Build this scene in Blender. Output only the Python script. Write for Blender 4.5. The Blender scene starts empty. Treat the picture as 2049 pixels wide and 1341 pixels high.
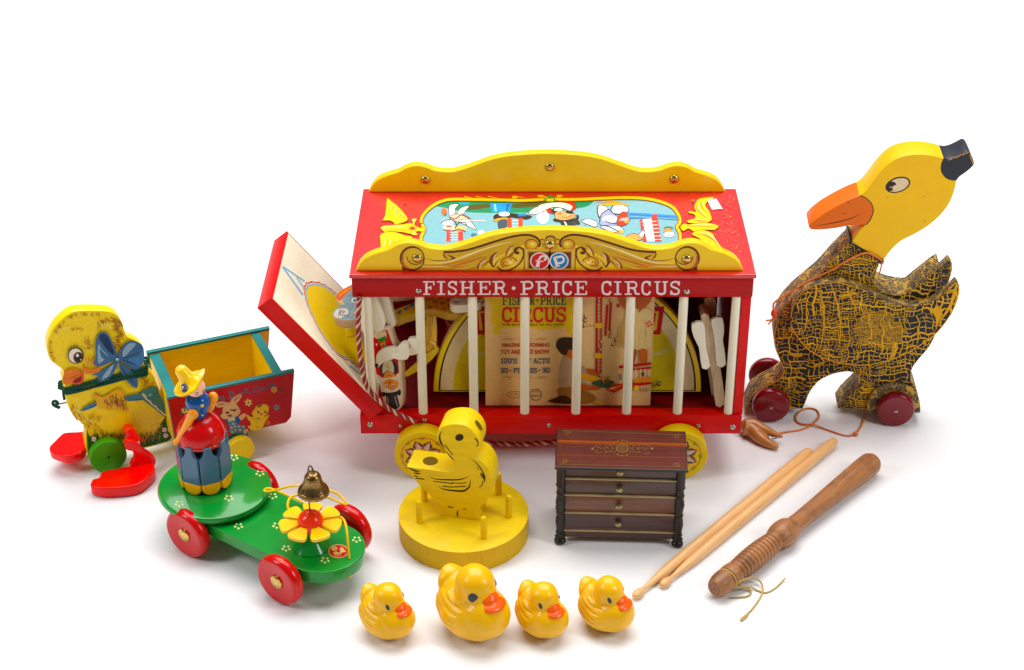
import bpy, bmesh, math, random
import numpy as np
from mathutils import Vector, Matrix
from mathutils.geometry import tessellate_polygon
random.seed(7)
PI = math.pi
S = 0.0127          # everything below is laid out in model centimetres; S turns one of them into metres
sc = bpy.context.scene
col = sc.collection

# ------------------------------------------------------------------ camera
CF = 3542.0
PT, YW, RL = math.radians(30.917), math.radians(.13), math.radians(.07)
CC = Vector((-3.70, -153.87, 108.70))
cR = Vector((math.cos(YW), math.sin(YW), 0)); cH = Vector((-math.sin(YW), math.cos(YW), 0)); cZ = Vector((0, 0, 1))
cF = cH*math.cos(PT) - cZ*math.sin(PT); cU = cH*math.sin(PT) + cZ*math.cos(PT)
cam = bpy.data.cameras.new('camera'); camo = bpy.data.objects.new('camera', cam); col.objects.link(camo)
cam.lens = 36*CF/2049; cam.sensor_width = 36; cam.clip_start = .05; cam.clip_end = 200
ca, sa = math.cos(RL), math.sin(RL)
camR = cR*ca - cU*sa; camU = cU*ca + cR*sa
camo.matrix_world = Matrix(((camR.x, camU.x, -cF.x, CC.x*S), (camR.y, camU.y, -cF.y, CC.y*S), (camR.z, camU.z, -cF.z, CC.z*S), (0, 0, 0, 1)))
sc.camera = camo

# ------------------------------------------------------------------ world, lamps, exposure
w = bpy.data.worlds.new('World'); sc.world = w; w.use_nodes = True
w.node_tree.nodes['Background'].inputs[0].default_value = (1, .985, .97, 1)
w.node_tree.nodes['Background'].inputs[1].default_value = 0.14
def area(name, loc, target, sx, sy, power):
    l = bpy.data.lights.new(name, 'AREA'); l.shape = 'RECTANGLE'; l.size = sx*S; l.size_y = sy*S; l.energy = power
    o = bpy.data.objects.new(name, l); col.objects.link(o); o.location = Vector(loc)*S
    o.rotation_euler = (Vector(target)-Vector(loc)).to_track_quat('-Z', 'Y').to_euler(); return o
area('softbox_top', (0, 120, 290), (0, 30, 0), 330, 260, 252)
area('softbox_left', (-115, -40, 95), (0, 0, 0), 34, 56, 10)
area('softbox_right', (110, -60, 95), (0, 0, 0), 34, 56, 12)
sc.view_settings.view_transform = 'Standard'; sc.view_settings.look = 'None'
sc.view_settings.exposure = 0; sc.view_settings.gamma = 1
sc.unit_settings.system = 'METRIC'

# ------------------------------------------------------------------ helpers
def lin(r, g, b):
    f = lambda c: (c/255/12.92) if c/255 <= .04045 else ((c/255+.055)/1.055)**2.4
    return (f(r), f(g), f(b))
def rich(c, k):
    l = .25*c[0]+.6*c[1]+.15*c[2]; return tuple(min(1, max(0, l+(x-l)*k)) for x in c)
def V(*a): return Vector(a if len(a) > 1 else a[0])
def ray(px, py):
    u, v = px-1024.5, py-670.5
    a = ca*u + sa*v; b = -sa*u + ca*v
    return cF + cR*(a/CF) - cU*(b/CF)
def U(px, py, p, n):
    d = ray(px, py); p = Vector(p); n = Vector(n); return CC + d*((p-CC).dot(n)/d.dot(n))
class Plane:                                   # a real plane in the scene; traced outlines are laid on it
    def __init__(s, p, n): s.p = Vector(p); s.n = Vector(n).normalized()
    def __call__(s, px, py): return U(px, py, s.p, s.n)
    def at(s, d): return Plane(s.p + s.n*d, s.n)
def zoom(pl, x0, y0, k): return lambda x, y: pl(x0 + x/k, y0 + y/k)
def ground(px, py, z=0): return U(px, py, (0, 0, z), (0, 0, 1))
def cr(pts, n=6, closed=False):                # smooth curve through points
    pts = [Vector(p) for p in pts]; out = []; m = len(pts)
    for i in range(m if closed else m-1):
        g = lambda j: pts[j % m] if closed else pts[max(0, min(m-1, j))]
        a, b, c, d = g(i-1), g(i), g(i+1), g(i+2)
        for k in range(n):
            t = k/n; out.append(.5*((2*b)+(c-a)*t+(2*a-5*b+4*c-d)*t*t+(3*b-a-3*c+d)*t**3))
    if not closed: out.append(pts[-1].copy())
    return out
def c2(pts, n=6, closed=False): return [(p.x, p.y) for p in cr([(a[0], a[1], 0) for a in pts], n, closed)]

class MB:
    def __init__(s): s.v = []; s.f = []; s.m = []; s.c = []; s.sm = []
    def add(s, vs, fs, mat=0, c=None, smooth=True):
        o = len(s.v); s.v += [Vector(v) for v in vs]
        for f in fs: s.f.append([o+i for i in f]); s.m.append(mat); s.c.append(c or (1, 1, 1)); s.sm.append(smooth)
    def prism(s, front, t, b=.06, mat=0, side=None, c=None, cs=None, seg=2, n=None):
        P = [Vector(p) for p in front]; N = len(P); t = Vector(t); T = t.length; td = t/T
        nn = Vector((0, 0, 0))
        for i in range(N): nn += P[i].cross(P[(i+1) % N])
        if nn.dot(td) > 0: P.reverse(); nn = -nn
        nn.normalize()
        inw = []
        for i in range(N):
            e1 = (P[i]-P[i-1]); e2 = (P[(i+1) % N]-P[i])
            a = nn.cross(e1).normalized() if e1.length > 1e-9 else Vector((0, 0, 0)); bb = nn.cross(e2).normalized() if e2.length > 1e-9 else a
            h = (a+bb)
            h = h.normalized() if h.length > 1e-6 else a
            k = h.dot(bb) if bb.length else 1; inw.append(h*(1/max(k, .6)))
        rings = []
        if b > 0:
            for k in range(seg+1):
                a = k/seg*PI/2; rings.append([P[i]+inw[i]*b*(1-math.sin(a))+td*b*(1-math.cos(a)) for i in range(N)])
            for k in range(seg+1):
                a = k/seg*PI/2; rings.append([P[i]+inw[i]*b*(1-math.cos(a))+td*(T-b*(1-math.sin(a))) for i in range(N)])
        else: rings = [P, [p+t for p in P]]
        vs = [p for r in rings for p in r]; R = len(rings)
        side = mat if side is None else side
        s.add(vs, [[r*N+i, (r+1)*N+i, (r+1)*N+(i+1) % N, r*N+(i+1) % N] for r in range(R-1) for i in range(N)], side, cs or c)
        s.add(rings[0], [list(range(N))], mat, c, False)
        s.add(rings[-1], [list(range(N))[::-1]], side, cs or c, False)
    def box(s, o, u, v, w_, b=.05, mat=0, c=None):     # corner and three edges
        o, u, v, w_ = map(Vector, (o, u, v, w_)); s.prism([o, o+u, o+u+v, o+v], w_, b, mat, None, c)
    def lathe(s, prof, o=(0, 0, 0), ax=(0, 0, 1), n=32, mat=0, c=None, caps=True):   # prof: (r, h)
        ax = Vector(ax).normalized(); u = ax.orthogonal().normalized(); v = ax.cross(u); o = Vector(o)
        vs = [o+ax*h+(u*math.cos(2*PI*k/n)+v*math.sin(2*PI*k/n))*r for r, h in prof for k in range(n)]
        s.add(vs, [[i*n+k, i*n+(k+1) % n, (i+1)*n+(k+1) % n, (i+1)*n+k] for i in range(len(prof)-1) for k in range(n)], mat, c)
        if caps:
            m = len(prof)-1
            if prof[0][0] > 1e-4: s.add(vs[:n], [list(range(n))[::-1]], mat, c, False)
            if prof[-1][0] > 1e-4: s.add(vs[m*n:], [list(range(n))], mat, c, False)
    def tube(s, path, r, n=8, mat=0, c=None, closed=False, taper=None):
        P = [Vector(p) for p in path]; N = len(P); vs = []; up = None
        for i in range(N):
            a = P[i-1] if (closed or i > 0) else P[i]; b = P[(i+1) % N] if (closed or i < N-1) else P[i]
            t = (b-a).normalized() if (b-a).length > 1e-9 else Vector((0, 0, 1))
            if up is None: up = t.orthogonal().normalized()
            up = (up-t*up.dot(t)); up = up.normalized() if up.length > 1e-6 else t.orthogonal().normalized()
            q = t.cross(up); rr = r*(taper(i/(N-1)) if taper else 1)
            vs += [P[i]+(up*math.cos(2*PI*k/n)+q*math.sin(2*PI*k/n))*rr for k in range(n)]
        fs = [[i*n+k, ((i+1) % N)*n+k, ((i+1) % N)*n+(k+1) % n, i*n+(k+1) % n] for i in range(N if closed else N-1) for k in range(n)]
        s.add(vs, [f[::-1] for f in fs], mat, c)
        if not closed: s.add(vs[:n], [list(range(n))], mat, c, False); s.add(vs[-n:], [list(range(n))[::-1]], mat, c, False)
    def ell(s, o, r, M=None, n=24, m=14, mat=0, c=None):
        o = Vector(o); M = M or Matrix.Identity(3); vs = []
        for i in range(m+1):
            a = PI*i/m
            for k in range(n): vs.append(o+M @ Vector((r[0]*math.sin(a)*math.cos(2*PI*k/n), r[1]*math.sin(a)*math.sin(2*PI*k/n), r[2]*math.cos(a))))
        s.add(vs, [[i*n+k, (i+1)*n+k, (i+1)*n+(k+1) % n, i*n+(k+1) % n] for i in range(m) for k in range(n)], mat, c)

class Ink:                                     # printed or painted shapes laid on a surface, a hair proud of it
    def __init__(s, mb, f, n, mat=1, step=.0005, lift=.003): s.mb = mb; s.f = f; s.n = Vector(n).normalized(); s.mat = mat; s.step = step; s.l = lift; s.ol = None
    def up(s): s.l += s.step
    def P3(s, pts): return [s.f(x, y)+s.n*s.l for x, y in pts]
    def fill(s, pts, c, sm=0):
        if sm: pts = c2(pts, sm, True)
        s.up(); P = s.P3(pts); nn = Vector((0, 0, 0))
        for i in range(len(P)): nn += (P[i]-P[0]).cross(P[(i+1) % len(P)]-P[0])
        if nn.dot(s.n) < 0: P.reverse()
        s.mb.add(P, [list(range(len(P)))], s.mat, rich(lin(*c), 1.18), False)
        if s.ol and sm: o_ = s.ol; s.ol = None; s.line(pts, o_[1], o_[0], True); s.ol = o_
    def ell(s, x, y, rx, ry, c, a=0, n=18):
        a = math.radians(a); s.fill([(x+rx*math.cos(t)*math.cos(a)-ry*math.sin(t)*math.sin(a), y+rx*math.cos(t)*math.sin(a)+ry*math.sin(t)*math.cos(a)) for t in [2*PI*k/n for k in range(n)]], c)
    def line(s, pts, w_, c, closed=False, sm=0, tp=0):
        if sm: pts = c2(pts, sm, closed)
        s.up(); N = len(pts); L = []; R = []
        for i in range(N):
            a = pts[i-1] if (closed or i) else pts[i]; b = pts[(i+1) % N] if (closed or i < N-1) else pts[i]
            dx, dy = b[0]-a[0], b[1]-a[1]; d = math.hypot(dx, dy) or 1; k = w_/2
            if tp and not closed:
                q = i/(N-1); k *= (max(.12, math.sin(PI*min(1, max(0, q)))) if tp == 1 else max(.1, 1-q))
            nx, ny = -dy/d*k, dx/d*k; L.append((pts[i][0]+nx, pts[i][1]+ny)); R.append((pts[i][0]-nx, pts[i][1]-ny))
        P = s.P3(L)+s.P3(R); fs = [[i, (i+1) % N, N+(i+1) % N, N+i] for i in range(N if closed else N-1)]
        q = (P[1]-P[0]).cross(P[N]-P[0])
        if q.dot(s.n) < 0: fs = [f[::-1] for f in fs]
        s.mb.add(P, fs, s.mat, rich(lin(*c), 1.18), False)
    def strokes(s, st, c, w0=1):               # many short hairs: ((x,y),(x,y),w)
        for j, (a, b, ww) in enumerate(st):
            if j % 4 == 0: s.up()
            s.l += s.step*.3
            dx, dy = b[0]-a[0], b[1]-a[1]; d = math.hypot(dx, dy) or 1; nx, ny = -dy/d*ww/2, dx/d*ww/2
            P = s.P3([(a[0]+nx, a[1]+ny), b, (a[0]-nx, a[1]-ny)])
            if (P[1]-P[0]).cross(P[2]-P[0]).dot(s.n) < 0: P.reverse()
            s.mb.add(P, [[0, 1, 2]], s.mat, lin(*(c if not isinstance(c, list) else c[j % len(c)])), False)
    def text(s, st, x0, y0, x1, y1, c, bold=.0, shear=0):   # sans letters fitted in a box given in surface coordinates (y down)
        vs, ts = text_mesh(st, bold)
        s.up(); P = s.P3([(x0+(vx+shear*vy)*(x1-x0), y1-vy*(y1-y0)) for vx, vy in vs]); T = []
        for t in ts:
            q = (P[t[1]]-P[t[0]]).cross(P[t[2]]-P[t[0]]); T.append(t if q.dot(s.n) > 0 else t[::-1])
        s.mb.add(P, T, s.mat, lin(*c), False)
    def slab(s, ch, x0, y0, x1, y1, c, wt=1):
        for st in SLAB.get(ch, []):
            k = st[0]; pts = [(x0+x*(x1-x0), y1-y*(y1-y0)) for x, y in st[1:]]
            s.line(c2(pts, 5) if len(pts) > 3 else pts, k*wt*(y1-y0), c)
_tc = {}
def text_mesh(st, bold):
    if (st, bold) in _tc: return _tc[(st, bold)]
    cu = bpy.data.curves.new('t', 'FONT'); cu.body = st; cu.offset = bold; cu.resolution_u = 3; ob = bpy.data.objects.new('t', cu); col.objects.link(ob)
    dg = bpy.context.evaluated_depsgraph_get(); me = ob.evaluated_get(dg).to_mesh()
    me.calc_loop_triangles(); vs = [(v.co.x, v.co.y) for v in me.vertices]; ts = [list(t.vertices) for t in me.loop_triangles]
    xs = [v[0] for v in vs]; ys = [v[1] for v in vs]; a, b, c_, d = min(xs), max(xs), min(ys), max(ys)
    vs = [((x-a)/(b-a), (y-c_)/(d-c_)) for x, y in vs]; ob.evaluated_get(dg).to_mesh_clear(); bpy.data.objects.remove(ob); bpy.data.curves.remove(cu)
    _tc[(st, bold)] = (vs, ts); return vs, ts
B_, T_ = .17, .10
SLAB = {
 'F': [(B_, (.3, 0), (.3, 1)), (T_, (0, .05), (.62, .05)), (T_, (0, .95), (1, .95)), (T_, (.96, 1), (.96, .7)), (T_, (.3, .52), (.68, .52)), (T_, (.68, .66), (.68, .38))],
 'I': [(B_, (.5, 0), (.5, 1)), (T_, (0, .05), (1, .05)), (T_, (0, .95), (1, .95))],
 'S': [(.13, (.9, .76), (.72, .93), (.45, .95), (.15, .85), (.12, .65), (.4, .54), (.7, .46), (.92, .3), (.82, .1), (.5, .05), (.25, .08), (.1, .25)), (T_, (.94, 1), (.94, .68)), (T_, (.06, 0), (.06, .32))],
 'H': [(B_, (.22, 0), (.22, 1)), (B_, (.78, 0), (.78, 1)), (T_, (0, .05), (.42, .05)), (T_, (0, .95), (.42, .95)), (T_, (.58, .05), (1, .05)), (T_, (.58, .95), (1, .95)), (T_, (.22, .52), (.78, .52))],
 'E': [(B_, (.28, 0), (.28, 1)), (T_, (0, .05), (1, .05)), (T_, (0, .95), (1, .95)), (T_, (.96, 1), (.96, .72)), (T_, (.96, 0), (.96, .3)), (T_, (.28, .52), (.68, .52)), (T_, (.68, .66), (.68, .38))],
 'R': [(B_, (.25, 0), (.25, 1)), (T_, (0, .05), (.48, .05)), (T_, (0, .95), (.5, .95)), (.13, (.4, .95), (.68, .93), (.8, .73), (.68, .53), (.3, .5)), (.15, (.5, .5), (.68, .4), (.72, .15), (.85, .05)), (T_, (.78, .05), (1, .05)), (T_, (.96, 0), (.96, .14))],
 'P': [(B_, (.28, 0), (.28, 1)), (T_, (0, .05), (.58, .05)), (T_, (0, .95), (.5, .95)), (.14, (.4, .95), (.8, .93), (.94, .71), (.8, .49), (.3, .45))],
 'C': [(.15, (.9, .72), (.75, .92), (.5, .95), (.2, .85), (.1, .5), (.2, .15), (.5, .05), (.78, .08), (.93, .27)), (T_, (.93, 1), (.93, .66))],
 'U': [(.16, (.22, .95), (.22, .4), (.25, .15), (.5, .06), (.75, .15), (.78, .4), (.78, .95)), (T_, (0, .95), (.45, .95)), (T_, (.6, .95), (1, .95))],
 'A': [(.1, (.12, .05), (.48, 1)), (.17, (.5, 1), (.84, .05)), (T_, (0, .05), (.3, .05)), (T_, (.62, .05), (1, .05)), (.08, (.28, .35), (.72, .35))],
 'T': [(B_, (.5, 0), (.5, 1)), (T_, (.25, .05), (.75, .05)), (T_, (0, .95), (1, .95)), (T_, (.05, 1), (.05, .68)), (T_, (.95, 1), (.95, .68))],
 'O': [(.16, (.5, .95), (.2, .85), (.1, .5), (.2, .15), (.5, .05), (.8, .15), (.9, .5), (.8, .85), (.5, .95))],
 '0': [(.17, (.5, .95), (.22, .85), (.14, .5), (.22, .15), (.5, .05), (.78, .15), (.86, .5), (.78, .85), (.5, .95))],
 '1': [(.2, (.5, 0), (.5, 1)), (T_, (.15, .05), (.85, .05)), (.1, (.15, .8), (.5, .95))],
 '3': [(.15, (.15, .8), (.4, .95), (.75, .88), (.8, .65), (.5, .52), (.85, .4), (.85, .15), (.5, .05), (.12, .2))],
 "'": [(.18, (.5, 1), (.35, .65))],
}

def inside(p, poly):
    x, y = p; c = False; j = len(poly)-1
    for i in range(len(poly)):
        a, b = poly[i], poly[j]
        if (a[1] > y) != (b[1] > y) and x < (b[0]-a[0])*(y-a[1])/(b[1]-a[1])+a[0]: c = not c
        j = i
    return c
def craze(ik, poly, size, seed, cols, wmax=11):
    """crazed paint: cells split again and again by jagged, roughly square-set cracks; early cracks are the widest"""
    rnd = random.Random(seed); xs = [p[0] for p in poly]; ys = [p[1] for p in poly]
    wx = lambda x, y: x+9*math.sin(y*.021+seed)+5*math.sin(y*.06+x*.013); wy = lambda x, y: y+10*math.sin(x*.017+seed*2)+5*math.sin(x*.05+y*.02)
    st = [(min(xs)-20, min(ys)-20, max(xs)+20, max(ys)+20)]
    while st:
        x0, y0, x1, y1 = st.pop(); w_, h_ = x1-x0, y1-y0; s_ = size((x0+x1)/2, (y0+y1)/2)
        if w_ < s_*1.25 and h_ < s_ or min(w_, h_) < 6: continue
        t = rnd.uniform(.34, .66); vert = w_*.85 > h_ if rnd.random() < .85 else w_ < h_
        a, b = (((x0+w_*t, y0), (x0+w_*t, y1)) if vert else ((x0, y0+h_*t), (x1, y0+h_*t)))
        st += [(x0, y0, x0+w_*t, y1), (x0+w_*t, y0, x1, y1)] if vert else [(x0, y0, x1, y0+h_*t), (x0, y0+h_*t, x1, y1)]
        L = math.hypot(b[0]-a[0], b[1]-a[1]); n = max(2, int(L/13)+1); wd = min(wmax, max(1.9, s_*.07+.036*min(L, 170)*rnd.uniform(.3, 1.6))); j = min(4, L*.06); pts = []
        if rnd.random() < .06: continue
        for i in range(n+1):
            f = i/n; x = a[0]+(b[0]-a[0])*f+rnd.uniform(-j, j); y = a[1]+(b[1]-a[1])*f+rnd.uniform(-j, j); pts.append((wx(x, y), wy(x, y)))
        run = []; c = rnd.choice(cols)
        for p in pts+[None]:
            if p is not None and inside(p, poly): run.append(p)
            else:
                if len(run) > 1:
                    ik.l -= ik.step*.97; k = len(run); sg = rnd.uniform(.8, 1.2); ik.line(run, wd*sg, c, tp=0 if wd < 3 else 1 if rnd.random() < .5 else 0)
                run = []

ROOTS = []
def root(name, label, cat, loc, group=None, ang=0):
    o = bpy.data.objects.new(name, None); col.objects.link(o); o.empty_display_size = .02
    o.location = Vector(loc); o.rotation_euler = (0, 0, ang); o['label'] = label; o['category'] = cat
    if group: o['group'] = group
    o['_m'] = 1; ROOTS.append(o); return o
def rm(o): return Matrix.Translation(o.location) @ o.rotation_euler.to_matrix().to_4x4()
def part(name, mb, mats, parent, label=None, sharp=38, top=None):
    """link the shapes collected in mb (world, model cm) as ONE mesh; parent is a thing or a part"""
    me = bpy.data.meshes.new(name)
    R = parent
    while R is not None and R.parent is not None: R = R.parent
    if R is None: M = Matrix.Identity(4)
    else: M = rm(R).inverted()
    me.from_pydata([(M @ v)*S for v in mb.v], [], mb.f)
    if not isinstance(mats, (list, tuple)): mats = [mats]
    for m in mats: me.materials.append(m)
    me.polygons.foreach_set('material_index', mb.m); me.polygons.foreach_set('use_smooth', mb.sm)
    ca_ = me.color_attributes.new('Col', 'FLOAT_COLOR', 'CORNER')
    arr = np.empty((len(me.loops), 4), np.float32); i = 0
    for p, c in zip(mb.f, mb.c): k = len(p); arr[i:i+k, :3] = c; arr[i:i+k, 3] = 1; i += k
    ca_.data.foreach_set('color', arr.ravel()); me.update()
    me.set_sharp_from_angle(angle=math.radians(sharp))
    o = bpy.data.objects.new(name, me); col.objects.link(o)
    if parent is not None: o.parent = parent
    if label: o['label'] = label
    return o
def place_roots():
    for o in ROOTS: o.location = o.location*S; del o['_m']

# ------------------------------------------------------------------ materials
def nt(name):
    m = bpy.data.materials.new(name); m.use_nodes = True; n = m.node_tree.nodes; b = n['Principled BSDF']; return m, m.node_tree, b
def node(t, ty, **k):
    n = t.nodes.new(ty)
    for a, v in k.items(): setattr(n, a, v)
    return n
def coords(t, scale=(1, 1, 1)):
    tc = node(t, 'ShaderNodeTexCoord'); mp = node(t, 'ShaderNodeMapping'); mp.inputs['Scale'].default_value = [x/S for x in scale]
    t.links.new(tc.outputs['Object'], mp.inputs[0]); return mp.outputs[0]
def noise(t, co, sc_, det=4, rough=.55, dist=0):
    n = node(t, 'ShaderNodeTexNoise'); n.inputs['Scale'].default_value = sc_; n.inputs['Detail'].default_value = det
    n.inputs['Roughness'].default_value = rough; n.inputs['Distortion'].default_value = dist; t.links.new(co, n.inputs['Vector']); return n.outputs['Fac']
def ramp(t, x, stops):
    r = node(t, 'ShaderNodeValToRGB'); e = r.color_ramp.elements
    while len(e) < len(stops): e.new(.5)
    for i, (p, c) in enumerate(stops): e[i].position = p; e[i].color = (*c, 1) if len(c) == 3 else c
    t.links.new(x, r.inputs[0]); return r.outputs[0]
def mix(t, f, a, b, mode='MIX'):
    m = node(t, 'ShaderNodeMix', data_type='RGBA', blend_type=mode)
    for k, v in ((0, f), (6, a), (7, b)):
        if isinstance(v, (int, float)): m.inputs[k].default_value = v
        elif isinstance(v, tuple): m.inputs[k].default_value = (*v, 1)
        else: t.links.new(v, m.inputs[k])
    return m.outputs[2]
def bump(t, b, h, dist=.02, st=.5):
    n = node(t, 'ShaderNodeBump'); n.inputs['Distance'].default_value = dist*S; n.inputs['Strength'].default_value = st
    t.links.new(h, n.inputs['Height']); t.links.new(n.outputs[0], b.inputs['Normal'])
def setp(b, rough=.4, metal=0, coat=0, spec=.5, sss=0):
    b.inputs['Roughness'].default_value = rough; b.inputs['Metallic'].default_value = metal; b.inputs['Coat Weight'].default_value = coat
    b.inputs['Coat Roughness'].default_value = .08; b.inputs['Specular IOR Level'].default_value = spec
def paint(name, rgb, rough=.38, coat=.25, var=.12, chips=None, chip=.0, bd=.02, grain=None, spec=.2):
    """brushed or sprayed paint: uneven tone, fine orange peel, small wear marks"""
    m, t, b = nt(name); setp(b, rough, 0, coat, spec); c = rich(lin(*rgb), 1.12); co = coords(t)
    d = tuple(x*(1-var) for x in c); e = tuple(min(1, x*(1+var*.6)) for x in c)
    k = mix(t, noise(t, co, .45, 5), d, e)
    if grain:
        g = noise(t, coords(t, grain), 1.0, 5, .65); k = mix(t, ramp(t, g, [(.35, (0, 0, 0)), (.7, (1, 1, 1))]), tuple(x*.86 for x in c), k); bump(t, b, g, bd*1.5, .5)
    else: bump(t, b, noise(t, co, 6, 3), bd, .35)
    if chips:
        n = noise(t, co, 5.5, 6, .7); f = ramp(t, n, [(.66-chip, (0, 0, 0)), (.70-chip, (1, 1, 1))]); k = mix(t, f, k, lin(*chips))
    t.links.new(k, b.inputs['Base Color'])
    r = node(t, 'ShaderNodeMapRange'); r.inputs['To Min'].default_value = rough*.8; r.inputs['To Max'].default_value = rough*1.3
    t.links.new(noise(t, co, 1.7, 4), r.inputs['Value']); t.links.new(r.outputs[0], b.inputs['Roughness']); return m
def prin(name, rough=.38, coat=.1, var=.1):
    m, t, b = nt(name); setp(b, rough, 0, coat, .2); a = node(t, 'ShaderNodeAttribute', attribute_name='Col'); co = coords(t)
    n = ramp(t, noise(t, co, 2.5, 6, .7), [(.3, (1-var*1.5,)*3), (.65, (1, 1, 1))]); k = mix(t, 1.0, a.outputs['Color'], n, 'MULTIPLY')
    t.links.new(k, b.inputs['Base Color']); return m
def wood(name, a, b_, stretch=(.12, 2.2, 2.2), rough=.5, coat=0, dark=None):
    m, t, b = nt(name); setp(b, rough, 0, coat); co = coords(t, stretch); n = noise(t, co, 1.4, 7, .6, .3)
    k = mix(t, ramp(t, n, [(.32, (0, 0, 0)), (.68, (1, 1, 1))]), lin(*a), lin(*b_))
    fl = noise(t, coords(t, tuple(x*5 for x in stretch)), 1.5, 4, .7); k = mix(t, ramp(t, fl, [(.56, (0, 0, 0)), (.72, (.5, .5, .5))]), k, tuple(x*.55 for x in lin(*a)))
    if dark: k = mix(t, ramp(t, noise(t, coords(t), .55, 6, .6), [(.48, (0, 0, 0)), (.75, (.8, .8, .8))]), k, lin(*dark))
    t.links.new(k, b.inputs['Base Color']); bump(t, b, fl, .02, .5); return m
def metal(name, rgb, rough=.25, tarn=None):
    m, t, b = nt(name); setp(b, rough, 1); co = coords(t); c = lin(*rgb)
    k = mix(t, ramp(t, noise(t, co, 4, 6, .7), [(.4, (0, 0, 0)), (.7, (1, 1, 1))]), c, lin(*tarn) if tarn else tuple(x*.8 for x in c))
    t.links.new(k, b.inputs['Base Color']); bump(t, b, noise(t, co, 12, 3), .01, .3); return m

M = {}
M['ground'], _t, _b = nt('white_paper'); setp(_b, .75, spec=.25); _b.inputs['Base Color'].default_value = (.83, .825, .83, 1)
M['red'] = paint('red_paint', (218, 0, 12), .36, .08, .14, chips=(225, 50, 40), chip=-.07, grain=(.12, 3, 3), spec=.18)
M['redroof'] = paint('red_roof_paint', (206, 12, 26), .4, .6, .1, chips=(235, 120, 90), chip=-.05, spec=.6)
M['redgloss'] = paint('glossy_red_lacquer', (200, 0, 28), .24, .35, .14, bd=.015, chips=(226, 60, 80), chip=-.09)
M['redplastic'] = paint('bright_red_plastic', (240, 0, 4), .22, .25, .06, bd=.008)
M['redhead'] = paint('deep_red_paint', (178, 0, 14), .36, .08, .12, chips=(205, 50, 40), chip=-.08, grain=(.12, 3, 3), spec=.15)
M['reddark'] = paint('dark_red_inside_shade', (118, 2, 18), .5, 0, .2)  # red darkened in its colour to stand for shade inside the wagon
M['maroon'] = paint('maroon_paint', (122, 12, 30), .25, .5, .1, chips=(90, 10, 20), chip=-.05)
M['yellow'] = paint('yellow_paint', (246, 214, 6), .4, .2, .1, chips=(190, 150, 20), chip=-.08)
M['crest'] = paint('crest_yellow_paint', (240, 200, 8), .38, .2, .12, chips=(170, 110, 20), chip=-.1)
M['wheel'] = paint('speckled_yellow_paint', (238, 205, 20), .5, .1, .16, chips=(175, 145, 25), chip=.0)
M['pegy'] = paint('matte_yellow_paint', (242, 208, 8), .5, .08, .1, chips=(190, 160, 40), chip=-.11, grain=(.5, .5, 3))
M['peggrain'] = paint('yellow_stained_end_grain', (216, 178, 12), .55, .0, .18, chips=(165, 125, 25), chip=.05, grain=(4.5, 4.5, .35), bd=.04)
M['duckhead'] = paint('duck_head_yellow', (238, 190, 14), .48, .1, .1, chips=(190, 130, 20), chip=-.13)
M['chicky'] = paint('chick_edge_yellow', (248, 212, 8), .35, .2, .1)
M['cartin'] = paint('cart_inside_yellow', (252, 210, 8), .45, .12, .12, chips=(170, 120, 30), chip=-.1, grain=(.25, 1.5, 3))
M['teal'] = paint('teal_paint', (46, 126, 124), .42, .15, .2, chips=(30, 90, 90), chip=-.02)
M['green'] = paint('green_lacquer', (4, 142, 56), .2, .5, .14, bd=.012, chips=(60, 175, 100), chip=-.09)
M['greenw'] = paint('green_wheel_paint', (78, 160, 36), .4, .2, .12)
M['blue'] = paint('blue_lacquer', (20, 82, 150), .22, .5, .1, bd=.008)
M['denim'] = paint('grey_blue_paint', (76, 108, 132), .3, .4, .12)
M['yglo'] = paint('glossy_yellow_lacquer', (250, 200, 10), .2, .6, .06, bd=.008)
M['shoe'] = paint('golden_yellow_lacquer', (246, 178, 6), .25, .3, .1)
M['oglo'] = paint('orange_yellow_lacquer', (248, 158, 14), .22, .5, .08, bd=.008)
M['orange'] = paint('orange_red_lacquer', (245, 70, 14), .22, .5, .08, bd=.008)
M['skin'] = paint('pale_pink_lacquer', (250, 196, 168), .25, .4, .04, bd=.005)
M['ivory'] = paint('ivory_plastic', (238, 230, 208), .35, .15, .05, chips=(200, 190, 160), chip=-.12)
M['bar'] = paint('ivory_dowel_paint', (240, 232, 208), .42, .15, .06, chips=(150, 130, 90), chip=-.13)
M['print'] = prin('printed_paper'); M['printm'] = prin('matte_print', .55, .0, .08); M['printg'] = prin('glossy_print', .2, .4, .04)
M['brass'] = metal('domed_brass', (225, 190, 110), .22, (150, 110, 50)); M['steel'] = metal('steel_screw', (200, 195, 185), .25, (120, 110, 95))
M['bell'] = metal('aged_brass', (165, 132, 78), .3, (85, 62, 30))
M['wirem'] = metal('dark_wire', (110, 85, 60), .35, (70, 50, 35))
M['stick'] = wood('pale_hickory', (226, 166, 100), (242, 194, 132), rough=.42, coat=.15)
M['club'] = wood('worn_brown_wood', (142, 86, 42), (176, 116, 62), rough=.5, coat=.1, dark=(92, 52, 28))
M['handle'] = wood('carved_brown_wood', (172, 104, 40), (200, 132, 58), (.4, 1.5, 1.5), rough=.35, coat=.3)
M['rawwood'] = wood('bare_plywood_edge', (205, 170, 125), (232, 205, 165), (2, 2, .3), rough=.6)
M['ebony'] = paint('ebonised_wood', (34, 30, 26), .35, .3, .3, chips=(84, 66, 36), chip=.02)
M['dwood'] = wood('dark_rosewood', (56, 26, 20), (88, 46, 32), (.15, 2, 2.5), rough=.35, coat=.3)
M['inlay'] = paint('pale_gold_inlay', (178, 158, 118), .4, .1, .15)
M['duck'] = paint('duckling_yellow', (244, 186, 6), .3, .3, .16, chips=(168, 112, 14), chip=-.01, bd=.05)
M['bill'] = paint('duckling_orange', (240, 100, 24), .3, .4, .14, chips=(210, 60, 10), chip=-.04)
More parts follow.
